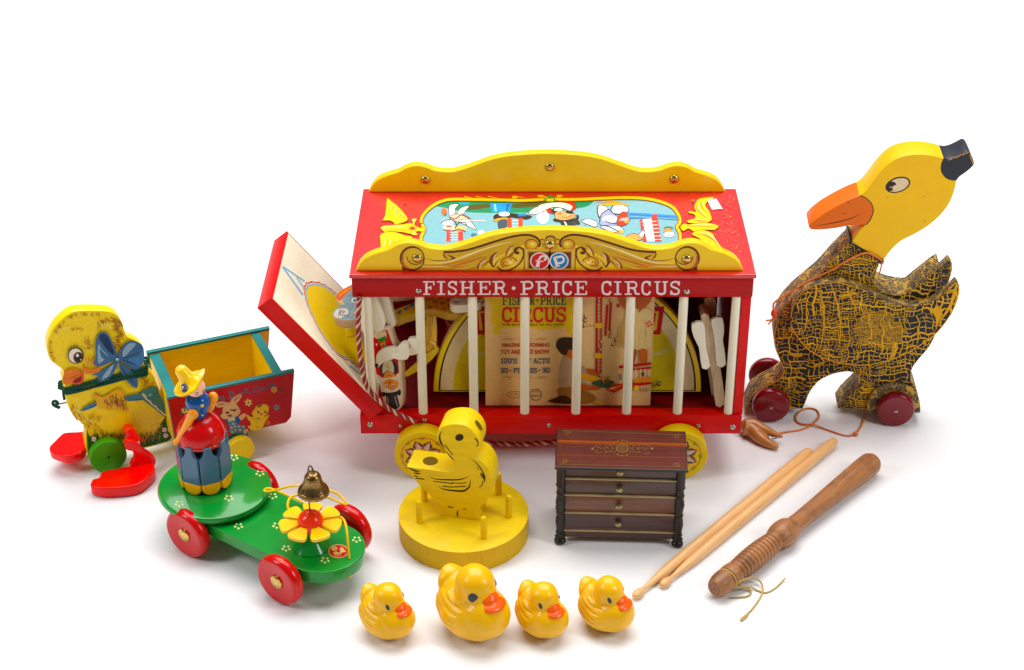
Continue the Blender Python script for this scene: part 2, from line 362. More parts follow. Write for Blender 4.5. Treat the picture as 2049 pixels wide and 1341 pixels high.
M['eye'] = paint('eye_black', (34, 42, 44), .25, .4, .1); M['black'] = paint('black_paint', (36, 36, 40), .5, .1, .15)
M['beak'] = paint('duck_beak_orange', (222, 112, 22), .5, .1, .1, chips=(190, 70, 10), chip=-.12)
M['cork'] = paint('orange_cord', (214, 128, 76), .8, 0, .2); M['twine'] = paint('jute_twine', (186, 160, 100), .85, 0, .3)
M['gcord'] = paint('dark_green_cord', (28, 72, 56), .8, 0, .3, bd=.06); M['ycord'] = paint('yellow_cord', (250, 205, 10), .5, .1, .06)
def mk_rope():
    m, t, b = nt('red_and_white_twisted_cord'); setp(b, .7); a = node(t, 'ShaderNodeAttribute', attribute_name='Col'); t.links.new(a.outputs['Color'], b.inputs['Base Color']); return m
M['rope'] = mk_rope()
def mk_crackle(name, fine=(1.6, 1.6, 1.6), ang=0, wide=1.0, center=None, dark=(40, 42, 46), och=(204, 152, 14)):
    """black paint crazed over an ochre ground: wide and fine cracks, smaller cells towards the middle of the wing"""
    m, t, b = nt(name); setp(b, .55, 0, .0, .2)
    co = coords(t, (1, 1, 1)); n3 = node(t, 'ShaderNodeTexNoise'); n3.inputs['Scale'].default_value = .8; n3.inputs['Detail'].default_value = 4; t.links.new(co, n3.inputs['Vector'])
    def warp(k, scl):
        a = node(t, 'ShaderNodeVectorMath', operation='SUBTRACT'); a.inputs[1].default_value = (.5, .5, .5); t.links.new(n3.outputs['Color'], a.inputs[0])
        s_ = node(t, 'ShaderNodeVectorMath', operation='SCALE'); s_.inputs['Scale'].default_value = k; t.links.new(a.outputs[0], s_.inputs[0])
        d = node(t, 'ShaderNodeVectorMath', operation='ADD'); t.links.new(co, d.inputs[0]); t.links.new(s_.outputs[0], d.inputs[1])
        mp = node(t, 'ShaderNodeMapping'); mp.inputs['Scale'].default_value = scl; t.links.new(d.outputs[0], mp.inputs[0]); return mp.outputs[0]
    def width(w0, w1, wn):
        wv = node(t, 'ShaderNodeMapRange'); wv.inputs['From Min'].default_value = .36; wv.inputs['From Max'].default_value = .66; wv.inputs['To Min'].default_value = w0; wv.inputs['To Max'].default_value = w1
        t.links.new(noise(t, co, wn, 3), wv.inputs['Value']); return wv.outputs[0]
    def below(x, wv): l = node(t, 'ShaderNodeMath', operation='LESS_THAN'); t.links.new(x, l.inputs[0]); t.links.new(wv, l.inputs[1]); return l.outputs[0]
    def cracks(vec, w0, w1, rnd, wn):                            # crazing: borders between rounded cells
        v = node(t, 'ShaderNodeTexVoronoi', feature='DISTANCE_TO_EDGE'); v.inputs['Scale'].default_value = 1; v.inputs['Randomness'].default_value = rnd; t.links.new(vec, v.inputs['Vector']); return below(v.outputs[0], width(w0, w1, wn))
    def boxes(vec, w0, w1, rnd, wn):                             # crazing: borders between squarish cells
        v1 = node(t, 'ShaderNodeTexVoronoi', feature='F1', distance='CHEBYCHEV'); v2 = node(t, 'ShaderNodeTexVoronoi', feature='F2', distance='CHEBYCHEV')
        for v in (v1, v2): v.inputs['Scale'].default_value = 1; v.inputs['Randomness'].default_value = rnd; t.links.new(vec, v.inputs['Vector'])
        df = node(t, 'ShaderNodeMath', operation='SUBTRACT'); t.links.new(v2.outputs['Distance'], df.inputs[0]); t.links.new(v1.outputs['Distance'], df.inputs[1]); return below(df.outputs[0], width(w0, w1, wn))
    def mx2(a_, b2): m_ = node(t, 'ShaderNodeMath', operation='MAXIMUM'); t.links.new(a_, m_.inputs[0]); t.links.new(b2, m_.inputs[1]); return m_
    A = boxes(warp(.7, (.6, .9, .42)), -.01, .075*wide, .85, .8)
    B = mx2(cracks(warp(.3, (fine[0], fine[1], fine[2]*1.2)), .004, .05*wide, .75, 1.1), boxes(warp(.25, (fine[0]*.8, fine[1], fine[2])), -.03, .06*wide, .8, .9)).outputs[0]
    C2 = cracks(warp(.12, (3.4, 3.4, 4.2)), .03, .085, .5, 1.5)
    mx = node(t, 'ShaderNodeMath', operation='MAXIMUM'); t.links.new(A, mx.inputs[0])
    if center:
        ds = node(t, 'ShaderNodeVectorMath', operation='DISTANCE'); mp = node(t, 'ShaderNodeMapping'); mp.inputs['Scale'].default_value = (1, .0, 1); t.links.new(co, mp.inputs[0]); t.links.new(mp.outputs[0], ds.inputs[0]); ds.inputs[1].default_value = (center[0], 0, center[2])
        g = node(t, 'ShaderNodeMapRange'); g.inputs['From Min'].default_value = 2.0; g.inputs['From Max'].default_value = 3.4; t.links.new(ds.outputs['Value'], g.inputs['Value'])
        q = node(t, 'ShaderNodeMix', data_type='FLOAT'); t.links.new(g.outputs[0], q.inputs[0]); t.links.new(C2, q.inputs[2]); t.links.new(B, q.inputs[3]); B = q.outputs[0]
    t.links.new(B, mx.inputs[1])
    k = mix(t, mx.outputs[0], mix(t, noise(t, co, 2), lin(*dark), lin(*[x+16 for x in dark])), mix(t, noise(t, co, 1.5), lin(*och), lin(*[min(255, x+20) for x in och])))
    t.links.new(k, b.inputs['Base Color']); bump(t, b, mx.outputs[0], -.02, .4); return m
M['charcoal'] = paint('charcoal_duck_paint', (34, 35, 38), .5, .05, .2)
M['crack'] = mk_crackle('crackled_black_over_ochre')
M['crackwing'] = mk_crackle('crackled_wing', center=(10.3, 0, 9.0))
M['crackedge'] = mk_crackle('crackled_edge', (3.0, 3.0, 3.0), wide=1.35, dark=(66, 62, 56), och=(196, 152, 52))

# ------------------------------------------------------------------ the sheet everything stands on
g = MB(); g.add([(-1500, -1500, 0), (1500, -1500, 0), (1500, 1500, 0), (-1500, 1500, 0)], [[0, 1, 2, 3]], 0, None, False)
go = part('ground', g, M['ground'], None); go['kind'] = 'structure'
# ================================================================== circus wagon
wag = root('circus_wagon', 'big red toy circus wagon with white bars, yellow scalloped crests and its end ramp open', 'toy wagon', (0, 9.5, 0))
ZT = 23.675; ZB = 6.78; NF = (0, -1, 0)
body = MB()                                                     # floor tray with side rails
body.box((-19.9, .03, 4.46), (39.8, 0, 0), (0, 18.9, 0), (0, 0, 2.32), .08)
part('base', body, M['red'], wag)
b = MB(); b.box((-19.0, 1.5, ZB), (38.0, 0, 0), (0, 16.3, 0), (0, 0, .12), .03); part('floor_board', b, M['reddark'], wag)  # added panel over the tray; its dark red paints in the floor's shade
b = MB(); b.box((19.0, .25, ZB), (.95, 0, 0), (0, 18.4, 0), (0, 0, 14.3), .05); part('end_wall', b, M['red'], wag)
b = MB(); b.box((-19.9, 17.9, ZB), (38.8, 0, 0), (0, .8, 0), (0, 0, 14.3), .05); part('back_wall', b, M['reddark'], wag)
b = MB()
b.box((-20, 0, 20.95), (40, 0, 0), (0, 18.9, 0), (0, 0, 2.28), .06)
part('header', b, [M['redhead'], M['print']], wag)
# header lettering sits on the front face
hp = Plane((0, 0, 0), NF); h = MB(); ik = Ink(h, hp, NF, 0)
zf = zoom(hp, 690, 530, 3.624); zr_ = zoom(hp, 1080, 530, 3.624)
for f, ch, x0, x1, y0, y1 in [(zf, 'F', 568, 650, 117, 217), (zf, 'I', 670, 728, 117, 217), (zf, 'S', 750, 812, 117, 217), (zf, 'H', 833, 942, 117, 217), (zf, 'E', 962, 1056, 117, 217), (zf, 'R', 1072, 1176, 117, 217),
                              (zf, 'P', 1274, 1366, 118, 218), (zf, 'R', 1383, 1488, 118, 218), (zr_, 'I', 94, 146, 118, 219), (zr_, 'C', 163, 234, 118, 219), (zr_, 'E', 254, 342, 118, 219),
                              (zr_, 'C', 448, 520, 120, 219), (zr_, 'I', 540, 593, 120, 219), (zr_, 'R', 617, 724, 120, 219), (zr_, 'C', 738, 806, 120, 220), (zr_, 'U', 832, 930, 120, 220), (zr_, 'S', 948, 1016, 120, 220)]:
    ik.f = f; ik.slab(ch, x0, y0, x1, y1, (236, 214, 216))
ik.f = zf; ik.ell(1225, 168, 14, 13, (236, 214, 216))
part('lettering', h, M['printm'], wag)
b = MB()
b.prism([(-20.2, -.3, 23.23), (20.2, -.3, 23.23), (20.2, 19.0, 23.23), (-20.2, 19.0, 23.23)][::-1], (0, 0, .445), .09)
# printed top
rp = Plane((0, 0, ZT), (0, 0, 1)); z6 = zoom(rp, 690, 280, 4.79); z7 = zoom(rp, 1090, 280, 4.657)
zA = zoom(rp, 860, 380, 7.88); zB2 = zoom(rp, 1090, 380, 6.61)
ik = Ink(b, rp, (0, 0, 1), 1)
YL, YD, BL = (248, 206, 34), (226, 150, 16), (140, 186, 192)
def px7(x, y): return (1090+x/4.657, 280+y/4.657)
def px6(x, y): return (690+x/4.79, 280+y/4.79)
ik.f = rp
out = [px6(*p) for p in [(735, 800), (745, 740), (790, 680), (860, 625), (950, 585), (1050, 572), (1250, 575), (1500, 580), (1700, 585), (1900, 575)]] + \
      [px7(*p) for p in [(0, 545), (150, 560), (330, 560), (520, 552), (750, 545), (950, 555), (1100, 590), (1200, 640), (1255, 720), (1262, 780), (1235, 820), (1262, 880), (1262, 960), (1240, 1040), (1180, 1120), (1000, 1200)]] + \
      [px7(*p) for p in [(400, 1230), (0, 1230)]] + [px6(*p) for p in [(1400, 1230), (1000, 1200), (800, 1100), (740, 1000), (735, 930), (765, 860)]]
out = [(x, min(y, 513)) for x, y in out]
oc = c2(out, 5, True)
ik.fill(oc, BL)
for p in [[(850, 626), (950, 585), (1250, 577), (1600, 582), (1900, 575), (1900, 610), (1800, 690), (1600, 700), (1250, 697), (1100, 680), (960, 650)]]:
    ik.fill([px6(*q) for q in p], (18, 140, 96), 4)
ik.fill([px7(*q) for q in [(-60, 575), (150, 562), (330, 560), (460, 562), (400, 620), (300, 640), (120, 660), (-60, 670)]], (18, 140, 96), 4)
ik.fill([px6(*q) for q in [(1100, 668), (1200, 625), (1400, 612), (1420, 640), (1250, 668)]], (84, 84, 44), 4)
ik.fill([px6(*q) for q in [(1610, 622), (1900, 590), (1905, 625), (1740, 650), (1620, 652)]], (84, 84, 44), 4)
ik.fill([px6(*q) for q in [(1100, 585), (1190, 588), (1185, 620), (1110, 615)]], (40, 160, 170), 3)
ik.f = z6; ik.ol = ((60, 44, 40), 5)
# blue tub, dark dog, acrobat, ladder
ik.fill([(1392, 606), (1608, 606), (1580, 690), (1415, 692)], (52, 156, 214)); ik.fill([(1430, 615), (1450, 615), (1460, 685), (1440, 685)], (150, 215, 240)); ik.fill([(1550, 615), (1590, 612), (1565, 688), (1545, 688)], (24, 110, 170))
ik.fill([(1430, 730), (1500, 700), (1600, 705), (1790, 730), (1740, 765), (1600, 745), (1500, 750), (1445, 765)], (40, 42, 44), 4)
ik.ell(1530, 712, 55, 22, (244, 240, 228)); ik.fill([(1660, 710), (1740, 705), (1742, 730), (1665, 735)], (40, 130, 180))
ik.fill([(1430, 765), (1500, 745), (1590, 752), (1580, 790), (1450, 785)], (240, 170, 90), 4)
ik.fill([(1475, 780), (1545, 765), (1570, 810), (1520, 850), (1478, 850)], (70, 84, 98), 4)
for x in (1560, 1665): ik.fill([(x, 752), (x+42, 752), (x+44, 850), (x, 850)], (226, 92, 66))
for y in (775, 805, 835): ik.line([(1604, y), (1665, y)], 6, (240, 240, 232))
# two tumblers at left
SK = (240, 222, 200)
ik.fill([(1010, 625), (1095, 618), (1060, 660), (1055, 740), (1010, 740), (1000, 690)], (244, 236, 224), 3); ik.fill([(1120, 650), (1195, 632), (1150, 690), (1130, 725), (1080, 720), (1085, 690)], (240, 228, 226), 3)
ik.ell(955, 690, 30, 38, (222, 122, 84)); ik.ell(965, 715, 16, 14, (90, 130, 90))
ik.fill([(1005, 730), (1120, 710), (1210, 760), (1215, 800), (1150, 790), (1050, 780)], (238, 200, 170), 4)
ik.ell(985, 790, 60, 34, (214, 222, 226)); ik.fill([(1095, 780), (1180, 760), (1260, 850), (1240, 855), (1150, 810)], (238, 232, 220), 3)
ik.ell(1010, 840, 70, 26, (232, 206, 186)); ik.ell(1110, 850, 60, 26, (240, 196, 130)); ik.ell(1000, 830, 30, 10, (176, 120, 100)); ik.ell(1110, 870, 40, 12, (226, 150, 130)); ik.ell(1065, 900, 26, 16, (130, 180, 110))
for p in ([(925, 800), (960, 770), (1040, 770), (1070, 810), (1060, 850)], [(1060, 850), (1090, 800), (1150, 790), (1170, 820)], [(1010, 740), (1060, 760), (1120, 720), (1200, 760)], [(950, 860), (1020, 880), (1090, 860), (1160, 880)]): ik.line(p, 9, (80, 54, 46), sm=4)
ik.fill([(980, 860), (1022, 862), (1022, 975), (974, 975)], (224, 84, 80)); ik.fill([(1088, 880), (1136, 880), (1136, 965), (1084, 968)], (224, 84, 80))
for y in (885, 910, 935, 960): ik.line([(1005, y), (1090, y)], 6, (242, 240, 232))
ik.line([(1215, 775), (1350, 778)], 8, (238, 216, 205)); ik.ell(1240, 915, 30, 20, (80, 120, 160)); ik.ell(1310, 890, 34, 24, (232, 216, 210)); ik.ell(1345, 905, 22, 14, (235, 190, 130))
# upside-down man, white dog beside him
ik.ell(1900, 740, 60, 70, (244, 243, 236)); ik.fill([(1770, 690), (1850, 640), (1984, 600), (1984, 700), (1900, 690), (1840, 715), (1780, 715)], (246, 242, 232), 4)
ik.f = z7
ik.fill([(-60, 620), (30, 590), (180, 585), (265, 610), (280, 640), (240, 665), (170, 640), (60, 635), (-60, 690)], (248, 238, 214), 4)
ik.fill([(100, 560), (180, 556), (240, 562), (290, 605), (290, 645), (240, 668), (265, 625), (200, 590), (100, 580)], (226, 62, 36), 3)
ik.fill([(15, 660), (60, 640), (100, 690), (60, 690)], (220, 60, 50), 2); ik.fill([(55, 655), (100, 655), (150, 690), (90, 690)], (50, 40, 50), 2)
ik.fill([(95, 700), (110, 675), (170, 665), (240, 685), (285, 700), (270, 735), (180, 755), (120, 755), (100, 730)], (240, 172, 118), 5)
ik.ell(145, 690, 18, 10, (230, 120, 80)); ik.ell(225, 700, 14, 9, (248, 220, 190)); ik.ell(240, 712, 16, 10, (230, 140, 60)); ik.line([(160, 720), (200, 730), (240, 722)], 5, (120, 60, 40), sm=3)
ik.fill([(85, 755), (95, 738), (180, 756), (290, 738), (300, 705), (318, 712), (310, 750), (250, 765), (200, 772), (110, 765)], (38, 38, 40), 3)
ik.fill([(140, 765), (250, 762), (300, 800), (160, 800)], (52, 54, 60)); ik.fill([(180, 766), (195, 766), (215, 800), (195, 800)], (215, 215, 215)); ik.fill([(262, 760), (300, 745), (330, 780), (310, 795)], (50, 54, 52), 2)
ik.fill([(200, 665), (260, 672), (265, 690), (215, 690)], (40, 36, 40), 2); ik.ell(130, 655, 40, 14, (230, 240, 236))
ik.fill([(345, 760), (410, 740), (490, 770), (480, 815), (420, 800)], (238, 240, 234), 4); ik.line([(335, 750), (365, 775), (385, 805)], 5, (150, 150, 150)); ik.line([(345, 760), (410, 740), (490, 770)], 4, (120, 110, 110), sm=3)
# big tumbler with straw hat
for k, (x0, x1, y) in enumerate([(490, 720, 585), (540, 790, 565), (520, 770, 600), (500, 800, 612)]): ik.line([(x0, y), ((x0+x1)/2, y-8), (x1, y)], 13, [(240, 170, 30), (250, 200, 60)][k % 2], sm=3, tp=1)
ik.fill([(500, 620), (570, 625), (600, 680), (560, 740), (510, 730), (495, 680)], (246, 240, 226), 4); ik.fill([(640, 620), (720, 610), (780, 640), (770, 680), (720, 700), (640, 690), (620, 660)], (248, 240, 228), 4)
ik.fill([(515, 770), (530, 700), (600, 655), (640, 690), (700, 740), (690, 800), (600, 810), (530, 805)], (164, 172, 204), 4); ik.ell(610, 745, 70, 34, (246, 240, 224)); ik.fill([(520, 810), (680, 805), (740, 850), (700, 870), (600, 855)], (214, 222, 232), 4)
ik.fill([(675, 760), (700, 700), (745, 675), (795, 720), (780, 780), (720, 810), (680, 800)], (230, 78, 62), 4); ik.ell(765, 755, 26, 30, (244, 160, 96)); ik.text('CIRCUS', 690, 735, 765, 760, (246, 236, 226), .02, .3); ik.ell(705, 860, 34, 20, (240, 190, 120))
for p in ([(515, 770), (530, 700), (600, 655), (640, 690), (720, 700)], [(500, 620), (495, 680), (515, 735)], [(530, 805), (600, 815), (700, 870)], [(640, 620), (620, 660), (640, 690)], [(560, 760), (610, 780), (680, 790)]): ik.line(p, 9, (74, 54, 56), sm=4)
# blue pole and ladder
ik.fill([(775, 683), (1000, 695), (1240, 712), (1240, 755), (1000, 735), (780, 740)], (78, 146, 204)); ik.line([(790, 700), (1235, 730)], 4, (40, 90, 150)); ik.line([(790, 718), (1235, 745)], 4, (170, 205, 230))
ik.fill([(888, 748), (940, 745), (975, 955), (915, 955)], (226, 84, 80)); ik.fill([(995, 705), (1050, 702), (1088, 955), (1030, 955)], (226, 84, 74)); ik.fill([(915, 748), (995, 740), (1028, 955), (955, 955)], (232, 240, 236))
for k in range(6): y = 770+k*34; ik.line([(905+k*9, y), (1045+k*9, y-4)], 6, (246, 246, 240))
ik.ell(1155, 830, 42, 16, (96, 120, 110)); ik.ell(1150, 850, 36, 18, (232, 160, 90)); ik.ell(1160, 890, 52, 26, (242, 238, 230)); ik.line([(1110, 870), (1150, 905), (1215, 880)], 5, (110, 90, 90), sm=3)
ik.fill([(760, 910), (820, 880), (880, 890), (930, 850), (925, 920), (870, 945), (800, 930)], (238, 170, 110), 4); ik.fill([(880, 890), (920, 850), (935, 880), (900, 920)], (240, 225, 225), 3)
# frame of the picture
ik.ol = None; ik.f = rp; ik.line(oc, 8.4, (120, 66, 20), True)
ik.f = rp
ik.line(oc[:5*26], 6.4, YD); ik.line(oc[:5*26], 3.9, YL); ik.line(oc[5*27:], 6, YL)
ik.f = z6
for x in (1150, 1260, 1380, 1640): ik.line([(x, 546), (x+45, 556), (x+90, 562)], 9, YL, tp=2)
ik.ell(1630, 555, 26, 13, YL); ik.ell(1632, 556, 12, 6, YD)
for x in (1880, 2060): ik.ell(x, 545, 36, 13, YD); ik.ell(x, 545, 22, 8, YL)
ik.fill([(1915, 570), (1970, 535), (2025, 570), (2010, 605), (1930, 605)], (70, 150, 60)); ik.fill([(1935, 570), (2008, 570), (2000, 592), (1940, 592)], YL)
# eagle ornament at left, leaf scrolls at right
ik.ol = ((150, 84, 24), 4)
ik.fill([(405, 562), (455, 590), (520, 640), (600, 735), (608, 775), (560, 800), (480, 822), (470, 800), (430, 780), (360, 778), (385, 720)], (190, 150, 50), 3)
ik.fill([(410, 568), (452, 595), (515, 645), (592, 735), (600, 772), (556, 794), (482, 814), (474, 795), (432, 774), (368, 772), (390, 720)], (250, 214, 80), 3)
for k in range(7): a = k/6; ik.line([(415+a*35, 590+a*60+8), (455+a*110, 620+a*125), (470+a*95, 700+a*70)], 6, (252, 240, 150) if k % 2 else (206, 130, 24), sm=3, tp=1)
ik.fill([(345, 848), (375, 826), (440, 820), (560, 812), (640, 800), (700, 840), (765, 850), (760, 885), (700, 880), (640, 905), (560, 890), (440, 880), (385, 888)], (248, 208, 70), 3)
ik.fill([(640, 762), (695, 762), (672, 800), (672, 870), (700, 915), (640, 912), (655, 860), (655, 800)], (250, 222, 110), 2); ik.ell(650, 852, 42, 28, (240, 180, 60)); ik.ell(650, 852, 24, 14, (214, 60, 60))
ik.line([(350, 850), (400, 840), (480, 842), (560, 835)], 7, (252, 240, 170), sm=3); ik.line([(385, 870), (480, 866), (600, 870)], 5, (222, 150, 40), sm=3)
ik.fill([(348, 905), (470, 885), (580, 920), (640, 930), (640, 960), (520, 1100), (360, 1180), (345, 1000)], (250, 212, 80), 3)
for k in range(6): ik.line([(372+k*30, 925+k*6), (392+k*24, 985), (362+k*18, 1055)], 7, (226, 160, 60) if k % 2 else (252, 238, 160), sm=3, tp=1)
ik.f = z7
LF = [[(1395, 640), (1410, 590), (1450, 552), (1590, 540), (1530, 575), (1500, 620), (1540, 680), (1560, 740), (1545, 770), (1470, 790), (1345, 785), (1330, 760), (1400, 740), (1395, 705), (1340, 690), (1355, 670), (1410, 680)],
      [(1262, 820), (1300, 790), (1340, 800), (1420, 788), (1500, 780), (1620, 810), (1590, 850), (1480, 850), (1400, 870), (1340, 838), (1290, 862)],
      [(1370, 890), (1450, 850), (1560, 880), (1600, 950), (1650, 1010), (1720, 1090), (1560, 1020), (1440, 930)]]
for p in LF: ik.fill(p, (160, 110, 30), 3); ik.fill([(x*.985+1470*.015, y*.985+790*.015) for x, y in p], (249, 205, 50), 3)
for p in ([(1430, 600), (1420, 650), (1460, 700), (1520, 745)], [(1475, 580), (1460, 620), (1500, 680)], [(1390, 750), (1450, 765), (1520, 755)], [(1330, 815), (1450, 812), (1590, 818)], [(1420, 890), (1500, 900), (1600, 970)], [(1480, 880), (1560, 930), (1620, 1010)]):
    ik.line(p, 11, (232, 140, 30), sm=3, tp=1); ik.line([(x+12, y-8) for x, y in p], 8, (254, 240, 170), sm=3, tp=1)
ik.ol = None; ik.fill([(1515, 568), (1600, 560), (1660, 655), (1560, 662)], (250, 246, 250)); ik.text('12', 1575, 600, 1605, 622, (190, 180, 200), 0)
for k in range(260):                                            # small chips along the worn right end
    x = random.gauss(1700, 110); y = random.uniform(540, 1200)
    if 1090+x/4.657 < 1464+ (280+y/4.657-373)*.205: r = random.uniform(1.5, 4.5); ik.ell(x, y, r*1.2, r*.8, random.choice([(238, 150, 96), (246, 180, 110), (244, 130, 120)]), 0, 6)
for k in range(90):
    x = random.uniform(560, 1700); y = random.choice([random.uniform(500, 545), random.uniform(470, 560)]); r = random.uniform(1, 2.6)
    if y < 545: ik.ell(x, y, r*1.3, r, (250, 120, 70), 0, 6)
ik.ell(1382, 586, 16, 8, (150, 110, 100)); ik.f = z6; ik.ell(580, 611, 15, 8, (150, 70, 70))
# keep only what lies on the panel
def clip(mb, test):
    keep = [i for i, f in enumerate(mb.f) if mb.m[i] == 0 or test(sum((mb.v[j] for j in f), Vector())/len(f))]
    mb.f = [mb.f[i] for i in keep]; mb.m = [mb.m[i] for i in keep]; mb.c = [mb.c[i] for i in keep]; mb.sm = [mb.sm[i] for i in keep]
ik = Ink(b, lambda x, z: Vector((x, -.3, z)), NF, 1, lift=.004)
for k in range(70): ik.ell(random.uniform(-19.9, 19.9), random.choice([23.55, 23.32])+random.uniform(-.04, .04), random.uniform(.03, .16), random.uniform(.015, .035), random.choice([(244, 120, 110), (238, 90, 80), (120, 0, 10)]), 0, 6)
clip(b, lambda p: p.y < 0 or abs(p.x) < 20.05 and .9 < p.y < 18.9 and (p.y > 2 or p.x > 17))
part('roof', b, [M['redroof'], M['print']], wag)

# crests: left half traced, right half mirrored
zc = zoom(Plane((0, .5, 0), NF), 690, 280, 4.79)
L = [zc(*p) for p in [(110, 1248), (140, 1190), (200, 1130), (300, 1085), (420, 1050), (500, 1008), (600, 985), (700, 1000), (800, 1035), (920, 1050), (1000, 1045), (1100, 1020), (1250, 970), (1400, 920), (1560, 890), (1720, 875), (1850, 868), (1966, 864)]]
XM = -.30
L[0].z = ZT
for p in L: p.z = max(p.z, ZT)
half = [L[0]]+cr(L[1:], 4)
crest2d = [(p.x, p.z) for p in half]+[(2*XM-p.x, p.z) for p in reversed(half[:-1])]
crest2d[-1] = (2*XM-L[0].x, ZT)
def crest(y0, t):
    b = MB(); b.prism([(x, y0, z+.01) for x, z in crest2d], (0, t, 0), .14, seg=3); return b
b = crest(.5, 1.15)
cp = Plane((0, .5, 0), NF); zD = zoom(cp, 790, 440, 6.026)
BR, OC, LT, CR_ = (92, 42, 14), (206, 142, 20), (246, 214, 96), (232, 196, 120)
for mir in (0, 1):
    f0 = zD
    f = (lambda x, y: (lambda p: Vector((2*XM-p.x, p.y, p.z)))(f0(x, y))) if mir else f0
    ik = Ink(b, f, NF, 1)
    # long acanthus leaf
    ik.fill([(590, 385), (700, 382), (860, 362), (1000, 325), (1200, 262), (1400, 205), (1560, 180), (1660, 190), (1730, 230), (1750, 280), (1700, 345), (1640, 350), (1590, 300), (1560, 300), (1480, 335), (1330, 400), (1200, 470), (1120, 540), (960, 600), (640, 603), (400, 603), (150, 600), (90, 560), (65, 480), (80, 400), (140, 340), (200, 322), (280, 335), (330, 380), (348, 430), (330, 500), (380, 540), (480, 530), (600, 500), (680, 478), (620, 450)], (212, 172, 36))
    ik.line([(590, 385), (700, 384), (860, 364), (1000, 327), (1200, 264), (1400, 207), (1560, 182), (1660, 192), (1730, 232), (1752, 285), (1738, 330)], 26, BR, sm=5, tp=0)
    ik.line([(590, 385), (600, 440), (650, 480)], 22, (150, 74, 26), sm=3, tp=1)
    for pts, w_, c in [([(620, 405), (700, 440), (760, 445), (900, 410), (1100, 340), (1300, 275), (1500, 225)], 14, (226, 180, 60)), ([(640, 420), (720, 465), (660, 480)], 15, (120, 56, 22)), ([(380, 520), (560, 520), (760, 470), (1000, 380), (1250, 300), (1450, 260)], 16, (250, 232, 170)),
                       ([(340, 535), (560, 545), (800, 500), (1020, 420), (1250, 340)], 12, (206, 130, 30)), ([(180, 560), (300, 580), (500, 575), (700, 560), (900, 570), (1000, 590)], 18, (226, 150, 60)), ([(240, 545), (400, 565), (560, 560), (700, 580)], 12, (248, 220, 150)),
                       ([(680, 560), (800, 530), (1000, 470), (1150, 430)], 12, (190, 110, 24)), ([(700, 590), (850, 580), (980, 540)], 12, (242, 224, 120)), ([(350, 450), (430, 480), (520, 492), (620, 486), (700, 478)], 5, BR),
                       ([(1000, 600), (1010, 560), (1060, 500), (1110, 455)], 24, (160, 90, 30)), ([(1020, 590), (1040, 530), (1110, 470)], 12, (250, 226, 170)), ([(1190, 560), (1160, 510), (1180, 440), (1240, 385)], 26, (130, 66, 22)), ([(1195, 520), (1200, 450), (1240, 395)], 12, (246, 218, 170)),
                       ([(1050, 600), (1090, 540), (1140, 500), (1190, 568), (1240, 500), (1330, 430)], 8, BR), ([(1340, 450), (1350, 400), (1400, 330), (1440, 305)], 20, (180, 110, 30)), ([(1360, 410), (1420, 325)], 9, (252, 236, 190)), ([(1330, 460), (1360, 460), (1420, 400), (1480, 340)], 8, BR)]:
        ik.line(pts, w_*(1.7 if sum(c) < 330 else 1.25), c, sm=4, tp=1)
    # end volute
    ik.ell(212, 462, 152, 150, BR); ik.ell(216, 464, 132, 130, (208, 150, 26)); ik.ell(228, 462, 124, 126, (222, 186, 44))
    ik.line([(110, 420), (92, 480), (110, 545), (160, 590)], 30, (180, 100, 40), sm=5, tp=1); ik.line([(150, 400), (130, 470), (160, 550), (220, 585)], 22, (236, 170, 90), sm=5, tp=1)
    ik.line([(340, 400), (352, 450), (330, 500), (280, 530), (220, 530), (170, 500), (145, 440)], 11, BR, sm=5)
    ik.fill([(90, 560), (200, 600), (90, 603)], (120, 60, 20))
    # inner scrolls
    for cx, cy, rx, ry in [(1650, 300, 74, 62), (1380, 520, 96, 72)]:
        ik.ell(cx, cy, rx+8, ry+7, BR); ik.ell(cx, cy, rx, ry, (216, 150, 34)); ik.ell(cx+10, cy-5, rx*.72, ry*.7, (236, 196, 80)); ik.ell(cx+16, cy-8, rx*.3, ry*.3, (252, 226, 150))
    ik.line([(1240, 560), (1300, 600), (1400, 590), (1500, 520), (1545, 430), (1540, 360), (1490, 340), (1450, 370), (1470, 400), (1500, 390)], 34, BR, sm=5); ik.line([(1250, 555), (1310, 590), (1400, 578), (1490, 515), (1532, 430), (1528, 368), (1490, 352)], 22, (232, 196, 66), sm=5)
    ik.line([(1300, 580), (1400, 565), (1480, 500), (1515, 430)], 7, (254, 240, 150), sm=5); ik.line([(1380, 545), (1330, 550), (1310, 525), (1340, 505), (1365, 520)], 7, BR, sm=4)
    ik.line([(1400, 500), (1410, 440), (1440, 400)], 22, (200, 130, 30), sm=3, tp=1); ik.line([(1560, 340), (1562, 605)], 7, BR); ik.line([(1585, 345), (1585, 605)], 20, (228, 178, 60)); ik.line([(1592, 350), (1592, 600)], 6, (250, 232, 160))
    # cartouche
    ik.fill([(1605, 352), (1880, 352), (1880, 604), (1605, 604)], (206, 150, 40)); ik.fill([(1615, 390), (1880, 390), (1880, 585), (1615, 585)], (96, 54, 26)); ik.line([(1600, 362), (1880, 366)], 14, (238, 196, 90)); ik.line([(1600, 595), (1880, 595)], 12, (236, 192, 80))
    ik.ell(1780, 262, 30, 34, BR); ik.ell(1783, 264, 23, 27, (224, 176, 40)); ik.ell(1822, 315, 44, 28, (206, 160, 40))
ik = Ink(b, zD, NF, 1, lift=.05); ik.step = .0005
ik.ell(1880, 232, 62, 42, BR); ik.ell(1880, 240, 52, 36, (216, 168, 36)); ik.ell(1885, 318, 78, 46, (216, 170, 34))
zE = zoom(cp, 1080, 440, 6.026)
ik.ell(1750, 495, 118, 106, (240, 222, 216)); ik.ell(1750, 495, 103, 92, (206, 28, 40))
ik.f = zE
